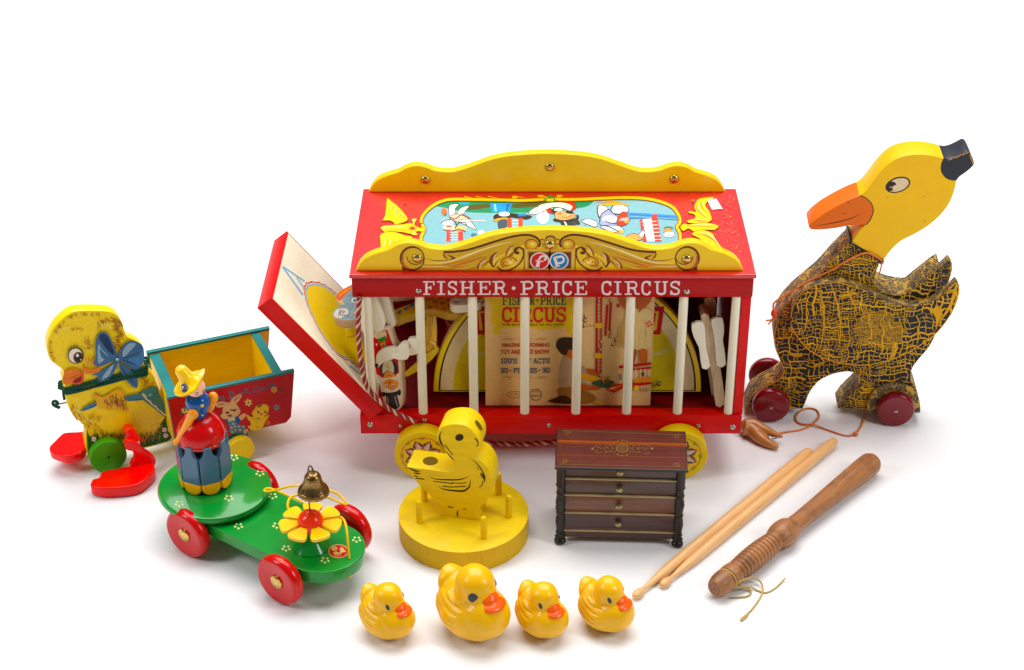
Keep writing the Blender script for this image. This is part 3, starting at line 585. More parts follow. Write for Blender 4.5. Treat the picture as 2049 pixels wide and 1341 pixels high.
ik.ell(235, 493, 118, 106, (240, 222, 216)); ik.ell(235, 493, 102, 91, (14, 130, 190))
ik.f = zD; W = (244, 228, 220)
ik.line([(1722, 560), (1745, 470), (1770, 440), (1805, 435), (1825, 450), (1822, 475), (1800, 478)], 24, W, sm=4); ik.line([(1722, 562), (1742, 480)], 40, W); ik.line([(1700, 492), (1796, 500)], 11, W); ik.line([(1700, 560), (1750, 566)], 12, W); ik.ell(1750, 488, 7, 6, (40, 50, 60))
ik.f = zE
ik.line([(180, 450), (215, 560)], 34, W); ik.line([(165, 460), (215, 440)], 14, W); ik.line([(190, 565), (245, 552)], 14, W); ik.line([(205, 455), (260, 440), (290, 465), (285, 500), (250, 520), (215, 520)], 24, W, sm=4)
clip(b, lambda p: p.z > ZT+.02)
part('front_crest', b, [M['crest'], M['print']], wag)
part('back_crest', crest(18.14, 1.15), M['crest'], wag)
def dome(p, n, r, mat, name, flat=.55):
    q = MB(); pr = [(r*math.cos(a), r*flat*math.sin(a)) for a in [PI/2*k/6 for k in range(7)]]; q.lathe([(r, -.05)]+pr, p, n, 16, caps=False); part(name, q, mat, wag)
for px, py in [(835, 516.5), (1101, 490), (1374.5, 519.5)]: dome(cp(px, py), NF, .5, M['brass'], 'nail')
cb = Plane((0, 18.14, 0), NF)
for px, py in [(852, 359.5), (1101, 334.5), (1350, 359.5)]: dome(cb(px, py), NF, .52, M['brass'], 'nail')
for px, py in [(838, 582), (1374.5, 585)]: dome(hp(px, py), NF, .32, M['steel'], 'screw')
hb = Plane((0, .03, 0), NF)
for px, py, r in [(740.5, 849.3, .34), (801, 852, .24), (849, 841, .27), (1097.8, 851.5, .24), (1397, 853, .24), (1465.8, 856, .34)]: dome(hb(px, py), NF, r, M['steel'], 'screw')
# bars
for i, x in enumerate([-18.63, -13.33, -8.03, -2.74, 2.6, 7.9, 13.21, 18.52]):
    b = MB(); b.lathe([(.47, ZB-.02), (.47, 21.0)], (x, .62, 0), n=24); part('bar', b, M['bar'], wag)
# wheels
def wagon_wheel(cx):
    b = MB(); R = 2.98; pr = [(R-.1, -.0), (R-.03, .03), (R, .12), (R, 1.66), (R-.1, 1.76)]
    b.lathe(pr, (cx, -1.9, R), (0, 1, 0), 64); wp = Vector((cx, -1.9, R))
    f = lambda x, y: wp+Vector((x, 0, -y)); ik = Ink(b, f, NF, 1, lift=.006)
    def pol(r, a): return (r*math.cos(a), r*math.sin(a))
    RD = (206, 52, 34)
    ik.line([pol(.75+.2*math.cos(8*a), a) for a in [2*PI*k/96 for k in range(96)]], .09, RD, True)
    ik.line([pol(2.0+.28*abs(math.cos(4*a))**.6, a+PI/8) for a in [2*PI*k/160 for k in range(160)]], .075, RD, True)
    for k in range(8):
        a = 2*PI*k/8+PI/8
        for s_ in (-1, 1): ik.fill([pol(.95, a+s_*.30), pol(1.35, a+s_*.36), pol(1.75, a+s_*.14), pol(1.92, a), pol(1.5, a+s_*.12), pol(1.1, a+s_*.1)], (84, 62, 66), 3)
        ik.fill([pol(.9, a-.28), pol(1.3, a-.2), pol(1.85, a), pol(1.3, a+.2), pol(.9, a+.28)], (226, 196, 176), 2); ik.line([pol(1.0, a-.2), pol(1.88, a)], .05, RD)
        ik.ell(*pol(1.95, a), .09, .09, RD, n=8); a2 = a+PI/8
        ik.line([pol(1.72, a2-.2), pol(1.42, a2), pol(1.72, a2+.2)], .06, RD, sm=3)
        ik.line([pol(2.42, a2-.12), pol(2.22, a2), pol(2.42, a2+.13)], .12, (50, 130, 50), sm=3, tp=1); ik.line([pol(2.34, a2-.05), pol(2.12, a2+.02)], .1, (220, 206, 170), tp=1)
    ik.ell(0, 0, .55, .55, (226, 150, 120)); ik.ell(0, 0, .22, .22, RD)
    w_ = part('wheel', b, [M['wheel'], M['print']], wag, sharp=50)
wagon_wheel(-13.35); wagon_wheel(13.38)
for y0 in (17.0,):
    for cx in (-13.35, 13.38):
        b = MB(); b.lathe([(2.88, 0), (2.98, .12), (2.98, 1.66), (2.88, 1.76)], (cx, 18.6, 2.98), (0, 1, 0), 48); part('wheel', b, M['wheel'], wag)
for cx in (-13.35, 13.38): b = MB(); b.lathe([(.25, 0), (.25, 19.5)], (cx, -.4, 2.98), (0, 1, 0), 12); part('axle', b, M['steel'], wag)
# ramp (open end door)
u = Vector((-28.17+19.16, 0, 20.88-9.61)).normalized(); nrm = Vector((u.z, 0, -u.x)); nrm = nrm if nrm.z > 0 else -nrm   # faces up and right
tip = Vector((-28.17, 0, 20.88)); Lr = 17.2; foot = tip-u*Lr; Wd = 14.5
th = 1.9
b = MB()
c0 = [foot, tip, tip+Vector((0, Wd, 0)), foot+Vector((0, Wd, 0))]
b.prism(c0, -nrm*th, .06)
rpn = Plane(tip, nrm); z5 = zoom(rpn, 500, 440, 3.192); ik = Ink(b, z5, nrm, 1)
eps = .25
def uv(a, d): return tip-u*a+Vector((0, d, 0))
ik.f = lambda a, d: uv(a, d)
ik.fill([(.25, .2), (Lr-1, .2), (Lr-1, Wd-.25), (.25, Wd-.25)], (244, 232, 206))
ik.f = z5
blob = [(345, 430), (370, 395), (440, 395), (500, 425), (560, 475), (620, 560), (690, 660), (740, 780), (760, 900), (740, 960), (690, 940), (640, 905), (570, 870), (500, 790), (440, 700), (400, 620), (365, 540), (350, 480)]
bc = c2(blob, 8, True)
cx_, cy_ = 530, 650
wob = lambda k0, s_: [(cx_+(x-cx_)*(k0+s_*.012*math.sin(i*1.25)), cy_+(y-cy_)*(k0+s_*.012*math.sin(i*1.25))) for i, (x, y) in enumerate(bc)]
ik.fill(wob(1.0, 1), (204, 52, 46)); ik.fill(wob(.965, 1), (246, 234, 210)); ik.fill(wob(.945, 1), (128, 178, 202)); ik.fill(wob(.905, .5), (238, 204, 44))
ik.line([(210, 295), (350, 390)], 11, (128, 178, 206)); ik.line([(212, 300), (340, 478)], 11, (128, 178, 206)); ik.line([(300, 365), (345, 430)], 8, (128, 178, 206)); ik.line([(640, 930), (720, 1000)], 10, (128, 178, 206))
clip(b, lambda p: 0 <= p.y <= Wd)
part('ramp', b, [M['red'], M['printm']], wag, 'red end ramp lowered outwards with a printed yellow ring on its inside')
# pull cord, two-tone twist
def cord(path, r=.26, name='pull_cord', par=wag):
    b = MB(); P = cr(path, 16); n = 10; vs = []; up = None; L_ = 0; fs = []; cs = []
    for i, p in enumerate(P):
        t = (P[min(i+1, len(P)-1)]-P[max(i-1, 0)]).normalized(); up = t.orthogonal().normalized() if up is None else (up-t*up.dot(t)).normalized(); q = t.cross(up)
        if i: L_ += (P[i]-P[i-1]).length
        tw = L_*3.2
        for k in range(n): a = 2*PI*k/n+tw; rr = r*(1+.12*math.cos(2*(a-tw))); vs.append(p+(up*math.cos(a)+q*math.sin(a))*rr)
    o = len(b.v); b.v += vs
    for i in range(len(P)-1):
        for k in range(n):
            b.f.append([i*n+k, i*n+(k+1) % n, (i+1)*n+(k+1) % n, (i+1)*n+k]); b.m.append(0); b.sm.append(True)
            b.c.append(lin(226, 190, 160) if k in (2, 3, 7) else lin(150, 24, 30))
    part(name, b, M['rope'], par, sharp=180)
zr8 = lambda y: zoom(Plane((0, y, 0), NF), 640, 570, 4.788)
a = zr8(-.3)
pth = [a(380, 120), a(372, 250), a(368, 400), a(375, 550), a(392, 700), a(415, 850), a(450, 970), a(520, 1060), a(600, 1130), a(700, 1200), a(820, 1255), a(930, 1300)]
pth = [p if i < 8 else p+Vector((0, -.25*(i-7)/4-.05, 0)) for i, p in enumerate(pth)]
pth2 = []
for i, p in enumerate(pth): pth2.append(p)
cord(pth2)
lo = Plane((0, 3, 0), NF)
cord([lo(905, 878), lo(975, 886), lo(1010, 888), lo(1050, 889), lo(1090, 886), lo(1130, 883), lo(1170, 885), lo(1220, 890)])

# ------------------------------------------------------------------ what is stored inside the wagon
# half-round board
rb = root('half_round_board', 'half-round cream and yellow board standing behind the booklet in the wagon', 'toy board', (1.6, 4, ZB))
ctr = Vector((1.75, 3.1, ZB+.9)); R = 14.1; tilt = Vector((0, .10, 1)).normalized(); ux = Vector((1, 0, 0)); nb = Vector((0, -1, .10)).normalized()
arc = [ctr+ux*R*math.cos(a)+tilt*min(13.5,R*math.sin(a)*1.0) for a in [PI*k/72 for k in range(73)]]
b = MB(); b.prism(arc, -nb*1.5, .12, seg=3)
f = lambda x, y: ctr+ux*x+tilt*y; ik = Ink(b, f, nb, 1, lift=.006)
def semi(r, b0=.0, top=13.3): return [(r*math.cos(a), b0+min(top, r*math.sin(a))) for a in [PI*k/60 for k in range(61)]]
ik.fill(semi(13.55, .15, 13.1), (40, 34, 20)); ik.fill(semi(13.35, .25, 12.95), (226, 208, 164)); ik.fill(semi(12.0, .25, 12.6), (214, 192, 22))
for s_ in (-1, 1):
    ik.fill([(s_*7.2, 6.7), (s_*9.6, 6.7), (s_*9.9, 9.9), (s_*7.2, 9.9)], (190, 24, 28)); ik.line([(s_*7.5, 9.25), (s_*9.2, 9.25), (s_*9.0, 7.2)], .32, (226, 190, 90))
    ik.line([(s_*5.8, 4.0), (s_*7.8, 4.1), (s_*10.6, 4.9)], .35, (206, 196, 130))
part('board', b, [M['yellow'], M['printm']], rb)
q = MB(); q.lathe([(.3, 0), (.25, .15), (.1, .22), (0, .24)], Plane((0, 2.9, 0), NF)(1318, 768), NF, 14, caps=False); part('rivet', q, M['steel'], rb)

# booklet
bk = root('instruction_booklet', 'tan printed circus booklet leaning behind the wagon bars', 'booklet', (1.8, 1.5, ZB))
bn = Vector((0, -1, 0)); bp = Plane((0, 1.75, 0), bn)
b = MB(); ed = [bp(971.5, 821), bp(970, 590), bp(1310.5, 590), bp(1300.5, 817.5), bp(1130, 815)]
for p in ed:
    if p.z < ZB+.03: p.z = ZB+.03
b.prism(ed, (0, .16, 0), .02, c=lin(222, 184, 132), cs=lin(225, 205, 170)); zK = zoom(bp, 960, 580, 5.364); zL = zoom(bp, 1140, 580, 5.364)
ik = Ink(b, bp, bn, 1, lift=.003)
BE = (222, 184, 132)
ik.fill([(972.5, 820), (971, 591), (1309.5, 591), (1299.5, 816.5), (1130, 814)], BE)
ik.f = zK
ik.fill([(90, 0), (1010, 0), (1010, 470), (950, 475), (925, 440), (900, 415), (640, 430), (560, 410), (240, 415), (235, 460), (180, 480), (140, 450), (150, 380), (115, 340), (130, 260), (120, 160), (85, 100)], (214, 180, 30), 3)
for ch, x0, x1 in [('F', 240, 300), ('I', 308, 342), ('S', 350, 395), ('H', 400, 470), ('E', 478, 530), ('R', 538, 588), ('P', 652, 705), ('R', 712, 775), ('I', 783, 812), ('C', 818, 865), ('E', 872, 925)]: ik.slab(ch, x0, 75, x1, 162, (24, 70, 76))
ik.ell(620, 115, 10, 10, (24, 70, 76))
for ch, x0, x1 in [('C', 240, 345), ('I', 355, 425), ('R', 440, 565), ('C', 575, 680), ('U', 690, 815), ('S', 825, 922)]: ik.slab(ch, x0, 188, x1, 345, (204, 58, 22), 1.15)
ik.text('FOR BOYS & GIRLS OF ALL AGES', 245, 362, 902, 384, (60, 44, 20), .0)
ik.text('AMAZING PERFORMING', 228, 570, 750, 612, (198, 54, 24), .03); ik.text('TOY AND TENT SHOW!', 222, 640, 748, 688, (198, 54, 24), .03)
for st, xs, y0, y1 in [("100'S", (218, 255, 300, 340, 360), 735, 788), ('O', (455,), 735, 788), ('F', (505,), 735, 788), ('ACTS', (575, 622, 668, 712), 735, 788), ('30', (218, 262), 838, 890), ('PIECES', (358, 402, 430, 480, 540, 575), 838, 888), ('30', (668, 712), 835, 887)]:
    for ch, x in zip(st, xs): ik.slab(ch, x, y0, x+(18 if ch in "'" else 24 if ch == 'I' else 40), y1, (26, 72, 104), 1.1)
ik.ell(330, 865, 10, 10, (198, 54, 24)); ik.ell(642, 862, 10, 10, (198, 54, 24))
for y in (527, 935):
    for x0 in (222, 400, 580): ik.line([(x0, y), (x0+30, y+12), (x0+60, y-8), (x0+90, y+8), (x0+120, y-8), (x0+165, y)], 7, (196, 150, 40), sm=3, tp=1); ik.line([(x0+30, y-6), (x0+85, y+2), (x0+140, y+6)], 6, (196, 150, 40), sm=3, tp=1)
ik.line([(285+100+100*math.cos(a), 1122+34*math.sin(a)) for a in [2*PI*k/30 for k in range(30)]], 4, (110, 90, 70), True); ik.text('Good Housekeeping', 300, 1116, 470, 1130, (70, 56, 44)); ik.fill([(375, 1112), (385, 1100), (395, 1112)], (200, 60, 40))
ik.line([(600+62*math.cos(a), 1122+60*math.sin(a)) for a in [2*PI*k/30 for k in range(30)]], 6, (70, 56, 44), True); ik.text("PARENTS'", 545, 1125, 655, 1142, (70, 56, 44), .02); ik.text('COMMENDED', 560, 1080, 640, 1094, (70, 56, 44))
# kneeling boy
HB = (56, 34, 20)
def K(p): return p
ik.fill([(840, 1055), (1010, 1010), (1075, 1060), (1200, 1110), (1240, 1150), (1235, 1190), (1150, 1220), (1000, 1215), (860, 1150), (836, 1120)], (150, 106, 56), 3)
ik.fill([(730, 1190), (800, 1160), (870, 1135), (940, 1140), (985, 1180), (985, 1220), (860, 1218), (760, 1205)], (66, 40, 24), 3)
ik.fill([(850, 1040), (845, 900), (870, 760), (905, 715), (985, 735), (1080, 800), (1180, 880), (1170, 930), (1080, 900), (1060, 960), (1180, 1010), (1190, 1060), (1060, 1040), (960, 1035)], (176, 146, 118), 3)
ik.fill([(940, 660), (985, 640), (1030, 670), (1030, 740), (985, 745), (925, 700)], (188, 98, 50), 3)
ik.fill([(818, 600), (830, 545), (870, 515), (950, 508), (1030, 520), (1040, 600), (1000, 640), (950, 640), (935, 690), (900, 700), (850, 660)], HB, 4)
ik.f = zL
# hands, toy trapeze and tent parts
ik.fill([(170, 850), (250, 850), (340, 905), (335, 925), (270, 910), (200, 900)], (184, 96, 50), 3); ik.fill([(120, 1000), (230, 1030), (325, 1010), (330, 1060), (250, 1075), (130, 1070)], (186, 98, 50), 3)
ik.fill([(125, 895), (250, 920), (420, 940), (400, 960), (250, 975), (130, 950)], (222, 160, 40), 3); ik.fill([(230, 1000), (330, 960), (460, 980), (470, 1000), (400, 1045), (330, 1045)], (66, 90, 66), 3)
for x0, x1 in ((282, 305), (325, 350)): ik.fill([(x0, 62), (x1, 62), (x1-7, 890), (x0-7, 890)], (178, 36, 34))
for k in range(20): ik.line([(300, 80+k*40), (332, 78+k*40)], 5, (236, 214, 170)); ik.ell(338, 98+k*40, 3, 3, (240, 224, 190), 0, 6)
ik.fill([(390, 160), (415, 155), (395, 492), (372, 490)], (178, 36, 34)); ik.fill([(430, 130), (455, 130), (436, 440), (414, 440)], (178, 36, 34))
for x, y, rx in ((312, 382, 36), (305, 705, 36)): ik.fill([(x-rx, y-24), (x+rx, y-26), (x+rx, y+24), (x-rx, y+22)], (222, 176, 40), 2)
ik.line([(160, 380), (280, 382)], 7, (206, 150, 60)); ik.line([(345, 90), (430, 92)], 6, (206, 170, 90))
for x, y, a_ in ((165, 290, 60), (160, 330, 30), (150, 380, 90), (440, 460, 100), (430, 500, 30), (490, 540, 60), (465, 590, 0), (330, 560, 80), (320, 640, 20), (435, 120, 80), (320, 920, 60), (350, 970, 90)):
    ik.ell(x, y, 26, 13, (150, 84, 56), a_); ik.ell(x+8, y-6, 12, 8, (230, 196, 166), a_); ik.ell(x-6, y+8, 9, 6, (80, 44, 34), a_)
ik.ell(518, 168, 20, 18, (186, 50, 40))
for k in range(5): ik.line([(350+k*6, 1010-k*12), (420, 1000-k*15)], 5, (200, 160, 60) if k % 2 else (90, 60, 40))
ik.line([(312, 1060), (312, 1190)], 8, (214, 170, 50)); ik.ell(310, 1205, 50, 16, (214, 170, 40))
# girl
ik.fill([(510, 62), (590, 62), (590, 100), (620, 160), (660, 200), (640, 230), (580, 190), (530, 130)], (186, 104, 60), 3)
ik.fill([(600, 250), (660, 190), (720, 200), (745, 235), (800, 195), (870, 215), (895, 270), (890, 330), (870, 400), (880, 520), (870, 620), (780, 640), (640, 630), (520, 580), (505, 560), (530, 400), (590, 330)], (214, 186, 132), 3)
ik.fill([(510, 540), (540, 400), (600, 340), (620, 400), (580, 600)], (196, 158, 96), 3)
for x in (640, 700, 760, 820): ik.line([(x, 370), (x-10, 480), (x-20, 620)], 5, (196, 160, 104), sm=3, tp=1)
ik.fill([(700, 62), (868, 62), (860, 130), (800, 190), (750, 218), (715, 190), (690, 120)], (178, 96, 56), 3)
for x, y in ((820, 360), (850, 340), (870, 370), (840, 385)): ik.ell(x, y, 26, 18, (212, 150, 120), 30); ik.ell(x+5, y, 12, 9, (184, 66, 50))
ik.line([(815, 390), (812, 450), (820, 500)], 4, (90, 120, 70))
ik.fill([(690, 635), (715, 640), (715, 690), (690, 790), (675, 780), (688, 700)], (160, 84, 44), 2); ik.fill([(745, 638), (830, 640), (828, 780), (835, 800), (765, 800), (750, 720)], (184, 100, 54), 2)
# little red wagon on the cover
ik.fill([(525, 812), (875, 776), (876, 800), (530, 838)], (182, 30, 34)); ik.fill([(575, 850), (876, 822), (876, 842), (575, 868)], (182, 30, 34))
for x in (545, 708, 760, 805, 850): ik.line([(x, 845), (x, 985)], 6, (240, 224, 190))
ik.fill([(690, 950), (870, 930), (872, 985), (690, 1000)], (226, 140, 50)); ik.ell(785, 900, 16, 26, (110, 70, 50)); ik.fill([(575, 1000), (880, 985), (880, 1008), (575, 1040)], (188, 34, 36))
ik.fill([(380, 1055), (490, 1005), (600, 1000), (600, 1035), (470, 1102)], (186, 36, 34)); ik.fill([(410, 1056), (500, 1018), (575, 1012), (480, 1080)], (226, 110, 60)); ik.fill([(420, 1054), (470, 1034), (500, 1040), (450, 1066)], (236, 190, 120))
ik.ell(545, 930, 18, 40, (150, 150, 130)); ik.ell(715, 1050, 32, 30, (222, 180, 50)); ik.ell(715, 1050, 14, 13, (240, 214, 120))
for x in (770, 805, 830): ik.line([(x+20*math.cos(a), 1070+14*math.sin(a)) for a in [2*PI*k/14 for k in range(14)]], 4, (150, 90, 50), True)
clip(b, lambda p: ed[0].x < p.x < ed[2].x and p.z > ZB)
part('cover', b, [M['printm'], M['printm']], bk)

# ringmaster, hanging head down
rg = root('ringmaster_figure', 'wooden ringmaster figure in red coat and black top hat, upside down behind the first bars', 'toy figure', (-16.5, 2, ZB))
rn = Vector((-.28, -.96, 0)).normalized(); gp = Plane((-16.2, .95, 8), rn); zG = zoom(gp, 640, 570, 4.788)
b = MB(); o = [zG(*p) for p in c2([(420, 480), (430, 440), (480, 445), (560, 440), (640, 400), (655, 430), (700, 560), (745, 620), (755, 720), (770, 840), (765, 900), (775, 1000), (775, 1100), (760, 1190), (690, 1205), (640, 1190), (605, 1120), (580, 1000), (560, 880), (535, 820), (520, 700), (500, 600), (440, 560)], 3, True)]
b.prism(o, -rn*.95+Vector((.25, 0, 0)), .08, mat=1, c=lin(236, 222, 190), cs=lin(230, 205, 175)); ik = Ink(b, zG, rn, 1)
ik.fill([(430, 470), (520, 500), (560, 450), (645, 425), (700, 570), (750, 625), (750, 730), (760, 840), (720, 870), (600, 890), (540, 850), (520, 700), (470, 600)], (206, 24, 20))
ik.fill([(520, 500), (560, 450), (635, 440), (640, 500), (560, 520)], (232, 214, 180)); ik.fill([(548, 520), (630, 485), (632, 530), (565, 550)], (30, 140, 30)); ik.fill([(575, 560), (625, 535), (640, 600), (600, 612)], (240, 150, 30)); ik.fill([(600, 560), (640, 600), (610, 608)], (40, 130, 50))
ik.ell(543, 568, 8, 12, (240, 220, 200)); ik.line([(565, 580), (572, 620)], 6, (40, 20, 20))
ik.fill([(590, 740), (700, 720), (750, 790), (725, 850), (640, 870), (580, 850)], (40, 44, 52), 3); ik.fill([(610, 740), (690, 725), (710, 840), (650, 815), (600, 850)], (228, 214, 180), 2); ik.line([(640, 760), (660, 800)], 5, (60, 60, 60))
ik.fill([(610, 870), (660, 822), (720, 860), (755, 940), (735, 985), (690, 1010), (640, 1005), (610, 960)], (240, 158, 84), 4)
ik.fill([(600, 900), (670, 885), (735, 880), (735, 915), (690, 900), (640, 905), (605, 930)], (246, 232, 206), 3); ik.ell(670, 932, 15, 16, (226, 110, 50))
for x in (636, 700): ik.ell(x, 962, 15, 13, (250, 244, 230)); ik.ell(x+2, 965, 8, 8, (40, 40, 44))
ik.line([(642, 868), (660, 860), (680, 872)], 5, (160, 60, 30)); ik.fill([(615, 1000), (640, 985), (690, 1010), (740, 990), (740, 1010), (690, 1030), (640, 1025)], (248, 236, 214), 3)
ik.fill([(585, 1050), (595, 1022), (640, 1030), (690, 1028), (740, 1015), (765, 998), (778, 1025), (765, 1060), (740, 1050), (690, 1055), (640, 1050), (610, 1072)], (34, 38, 38), 3)
ik.fill([(632, 1050), (735, 1045), (765, 1160), (735, 1188), (690, 1192), (640, 1180)], (36, 40, 40), 1); ik.line([(650, 1070), (655, 1175)], 5, (220, 220, 200)); ik.line([(715, 1065), (745, 1165)], 6, (220, 220, 200))
rb_ = part('body', b, [M['ivory'], M['print']], rg)
def plate(pts, pl, x0, y0, k, t, mat, name, par, sm=4, bev=.12, off=0):
    z_ = zoom(pl.at(off), x0, y0, k); b = MB(); b.prism([z_(*p) for p in c2(pts, sm, True)], -pl.n*t, bev, seg=3); return part(name, b, mat, par)
plate([(535, 690), (560, 640), (620, 605), (730, 598), (745, 640), (720, 700), (680, 720), (600, 750), (560, 790), (535, 770)], gp, 640, 570, 4.788, .5, M['ivory'], 'arm', rg, off=.55)
plate([(740, 600), (790, 565), (830, 590), (838, 700), (820, 718), (760, 722), (700, 700), (690, 668), (740, 650)], gp, 640, 570, 4.788, .9, M['ivory'], 'hand', rg, off=.75)
plate([(838, 528), (930, 530), (940, 640), (930, 665), (860, 678), (838, 640), (865, 590)], gp, 640, 570, 4.788, .8, M['ivory'], 'hand', rg, off=.1)
plate([(400, 60), (520, 70), (580, 250), (612, 360), (600, 430), (560, 456), (515, 450), (440, 460), (400, 440), (388, 300)], gp, 640, 570, 4.788, .7, M['ivory'], 'leg', rg, off=.35)
plate([(545, 60), (640, 60), (690, 240), (722, 360), (712, 400), (660, 400), (620, 330), (580, 200)], gp, 640, 570, 4.788, .7, M['ivory'], 'leg', rg, off=-.6)
b = MB(); q = zoom(gp, 640, 570, 4.788)(560, 742); b.lathe([(.22, 0), (.2, .1)], q+rn*.56, rn, 14); part('joint_pin', b, M['black'], rg)

# elephant resting on the stack, poking out over the ramp
el = root('elephant_figure', 'grey wooden elephant figure with orange cap poking out over the ramp', 'toy figure', (-20.5, 4, 17))
en = Vector((-.1, -.62, .78)).normalized(); ep = Plane((-20.5, 3.5, 17.2), en); zE8 = zoom(ep, 640, 570, 4.788)
oe = [(150, 100), (185, 60), (240, 25), (310, -10), (420, -30), (420, 300), (360, 318), (300, 335), (230, 338), (170, 325), (130, 300), (122, 265), (150, 232), (182, 205), (172, 160)]
b = MB(); b.prism([zE8(*p) for p in c2(oe, 4, True)], Vector((0.2, .3, -1.15)), .06, mat=1, c=lin(236, 222, 190), cs=lin(206, 176, 138)); ik = Ink(b, zE8, en, 1)
ik.fill([(cx*.97+270*.03, cy*.96+160*.04) for cx, cy in oe], (150, 168, 172), 4)
ik.fill([(155, 110), (190, 62), (240, 30), (300, 10), (312, 20), (280, 60), (240, 100), (190, 150), (172, 140)], (240, 110, 50), 3); ik.line([(180, 110), (230, 70), (300, 20)], 12, (248, 190, 70), sm=3, tp=1)
ik.ell(208, 168, 22, 20, (244, 214, 120)); ik.ell(208, 168, 8, 8, (230, 120, 60))
ik.fill([(135, 290), (160, 235), (200, 225), (270, 230), (280, 270), (230, 300), (180, 322)], (222, 220, 206), 4)
ik.line([(275, 235), (280, 270), (240, 292), (200, 280), (200, 255), (230, 245), (245, 262)], 7, (120, 110, 110), sm=4); ik.ell(225, 262, 10, 10, (222, 110, 110))
ik.ell(332, 145, 30, 22, (226, 226, 214)); ik.ell(335, 146, 15, 13, (30, 90, 140)); ik.ell(365, 180, 24, 22, (234, 110, 130)); ik.ell(335, 270, 14, 12, (240, 180, 80))
for k in range(70):
    x = random.uniform(180, 400); y = random.uniform(60, 320); ik.strokes([((x, y), (x+random.uniform(-20, 5), y+random.uniform(12, 30)), 4)], [(96, 116, 124), (190, 200, 198)])
part('body', b, [M['ivory'], M['print']], el)
# base of another toy under the elephant: yellow foot
plate([(245, 420), (270, 405), (360, 400), (372, 440), (330, 475), (262, 485)], Plane((-20, 5, 15), (0, -.7, .7)), 640, 570, 4.788, .9, M['yellow'], 'foot', el, bev=.05)

# giraffe
gr = root('giraffe_figure', 'yellow giraffe figure with orange spots lying across the top of the pile in the wagon', 'toy figure', (-12, 6, 17))
gn = Vector((0, -.45, .89)).normalized(); ggp = Plane((-12.5, 4.0, 17.9), gn); zg = zoom(ggp, 760, 580, 9.314)
og = [(225, 415), (330, 350), (480, 290), (640, 240), (800, 170), (950, 100), (1300, 60), (1650, 80), (1700, 200), (1620, 300), (1500, 400), (1400, 435), (1260, 440), (1140, 400), (1000, 362), (860, 370), (640, 440), (460, 500), (290, 560), (245, 500)]
b = MB(); b.prism([zg(*p) for p in c2(og, 3, True)], Vector((0, .3, -1.0)), .06, mat=1, c=lin(228, 192, 60), cs=lin(196, 150, 50)); ik = Ink(b, zg, gn, 1)
ik.fill([(x*.985+900*.015, y*.97+270*.03) for x, y in og], (228, 192, 60), 3)
for k in range(7): x = 270+k*60; y = 450-k*34; ik.fill([(x, y), (x+50, y-50), (x+95, y-40), (x+40, y+50)], [(236, 150, 30), (60, 140, 140), (240, 190, 60), (90, 150, 170)][k % 4]); ik.line([(x, y+40), (x+60, y-70)], 8, (50, 90, 110))
for x, y, rx, ry in [(950, 320, 60, 26), (1060, 300, 40, 20), (1040, 220, 60, 28), (1170, 250, 60, 30), (1180, 350, 50, 28), (1130, 160, 50, 18), (1280, 190, 50, 18), (1290, 300, 30, 40), (1060, 350, 40, 16), (1400, 395, 70, 20), (1220, 385, 30, 16)]: ik.ell(x, y, rx, ry, (214, 112, 26), -12, 7)
ik.line([(840, 180), (1100, 110)], 10, (60, 100, 110)); ik.line([(840, 225), (1020, 165)], 8, (60, 100, 110))
part('body', b, [M['ivory'], M['print']], gr)
# white linking arm with a hole
la = root('linking_arm', 'white plastic linking arm with a round hole at its end, lying beside the giraffe', 'toy part', (-8, 3.5, 18.6))
lp = Plane((-9, 3.0, 18.75), (0, -.5, .87)); zl = zoom(lp, 760, 580, 9.314)
def ringplate(outer, hole, t, bev):
    b = MB(); N = len(hole); vs = outer+hole; 
    O = [zl(*p) for p in outer]; H = [zl(*p) for p in hole]; tt = Vector(t); A = O+H+[p+tt for p in O]+[p+tt for p in H]; n0 = len(O); fs = []
    for i in range(n0): j = (i+1) % n0; fs += [[i, j, n0+j, n0+i][::1], [i, 2*n0+i, 2*n0+j, j], [n0+i, n0+j, 3*n0+j, 3*n0+i], [2*n0+j, 2*n0+i, 3*n0+i, 3*n0+j]]
    b.add(A, fs, 0); return b
N_ = 40; hol = [(1430+66*math.cos(2*PI*k/N_), 212+36*math.sin(2*PI*k/N_)) for k in range(N_)]; ou = []
for k in range(N_):
    a = 2*PI*k/N_; x = 1430+124*math.cos(a); y = 212+76*math.sin(a)
    if math.cos(a) > .2: x += 420*(math.cos(a)-.2); 
    ou.append((x, y))
part('arm', ringplate(ou, hol, (0, .1, -.95), 0), M['ivory'], la)
# yellow ladder / stand pieces
st = root('yellow_stand', 'glossy yellow plastic stand leaning inside the wagon left of the half-round board', 'toy part', (-12, 5, ZB))
sp = Plane((-12, 4.2, 12), (0, -1, .15)); 
plate([(868, 400), (1045, 400), (1062, 960), (1055, 1080), (990, 1110), (880, 1200), (862, 960)], sp, 760, 580, 9.314, .5, M['yglo'], 'post', st, sm=2)
b = MB(); zs = zoom(sp.at(.1), 760, 580, 9.314); b.tube([zs(960, 500), zs(975, 900)], .14, 10); b.tube([zs(915, 950), zs(1000, 1000), zs(1055, 1080)], .22, 10); part('rib', b, M['yglo'], st)
plate([(1110, 600), (1140, 640), (990, 790), (830, 880), (815, 850), (960, 720)], Plane((-14, 3.6, 10), (0, -1, .15)), 640, 570, 4.788, .4, M['yellow'], 'strut', st, sm=2, bev=.05)
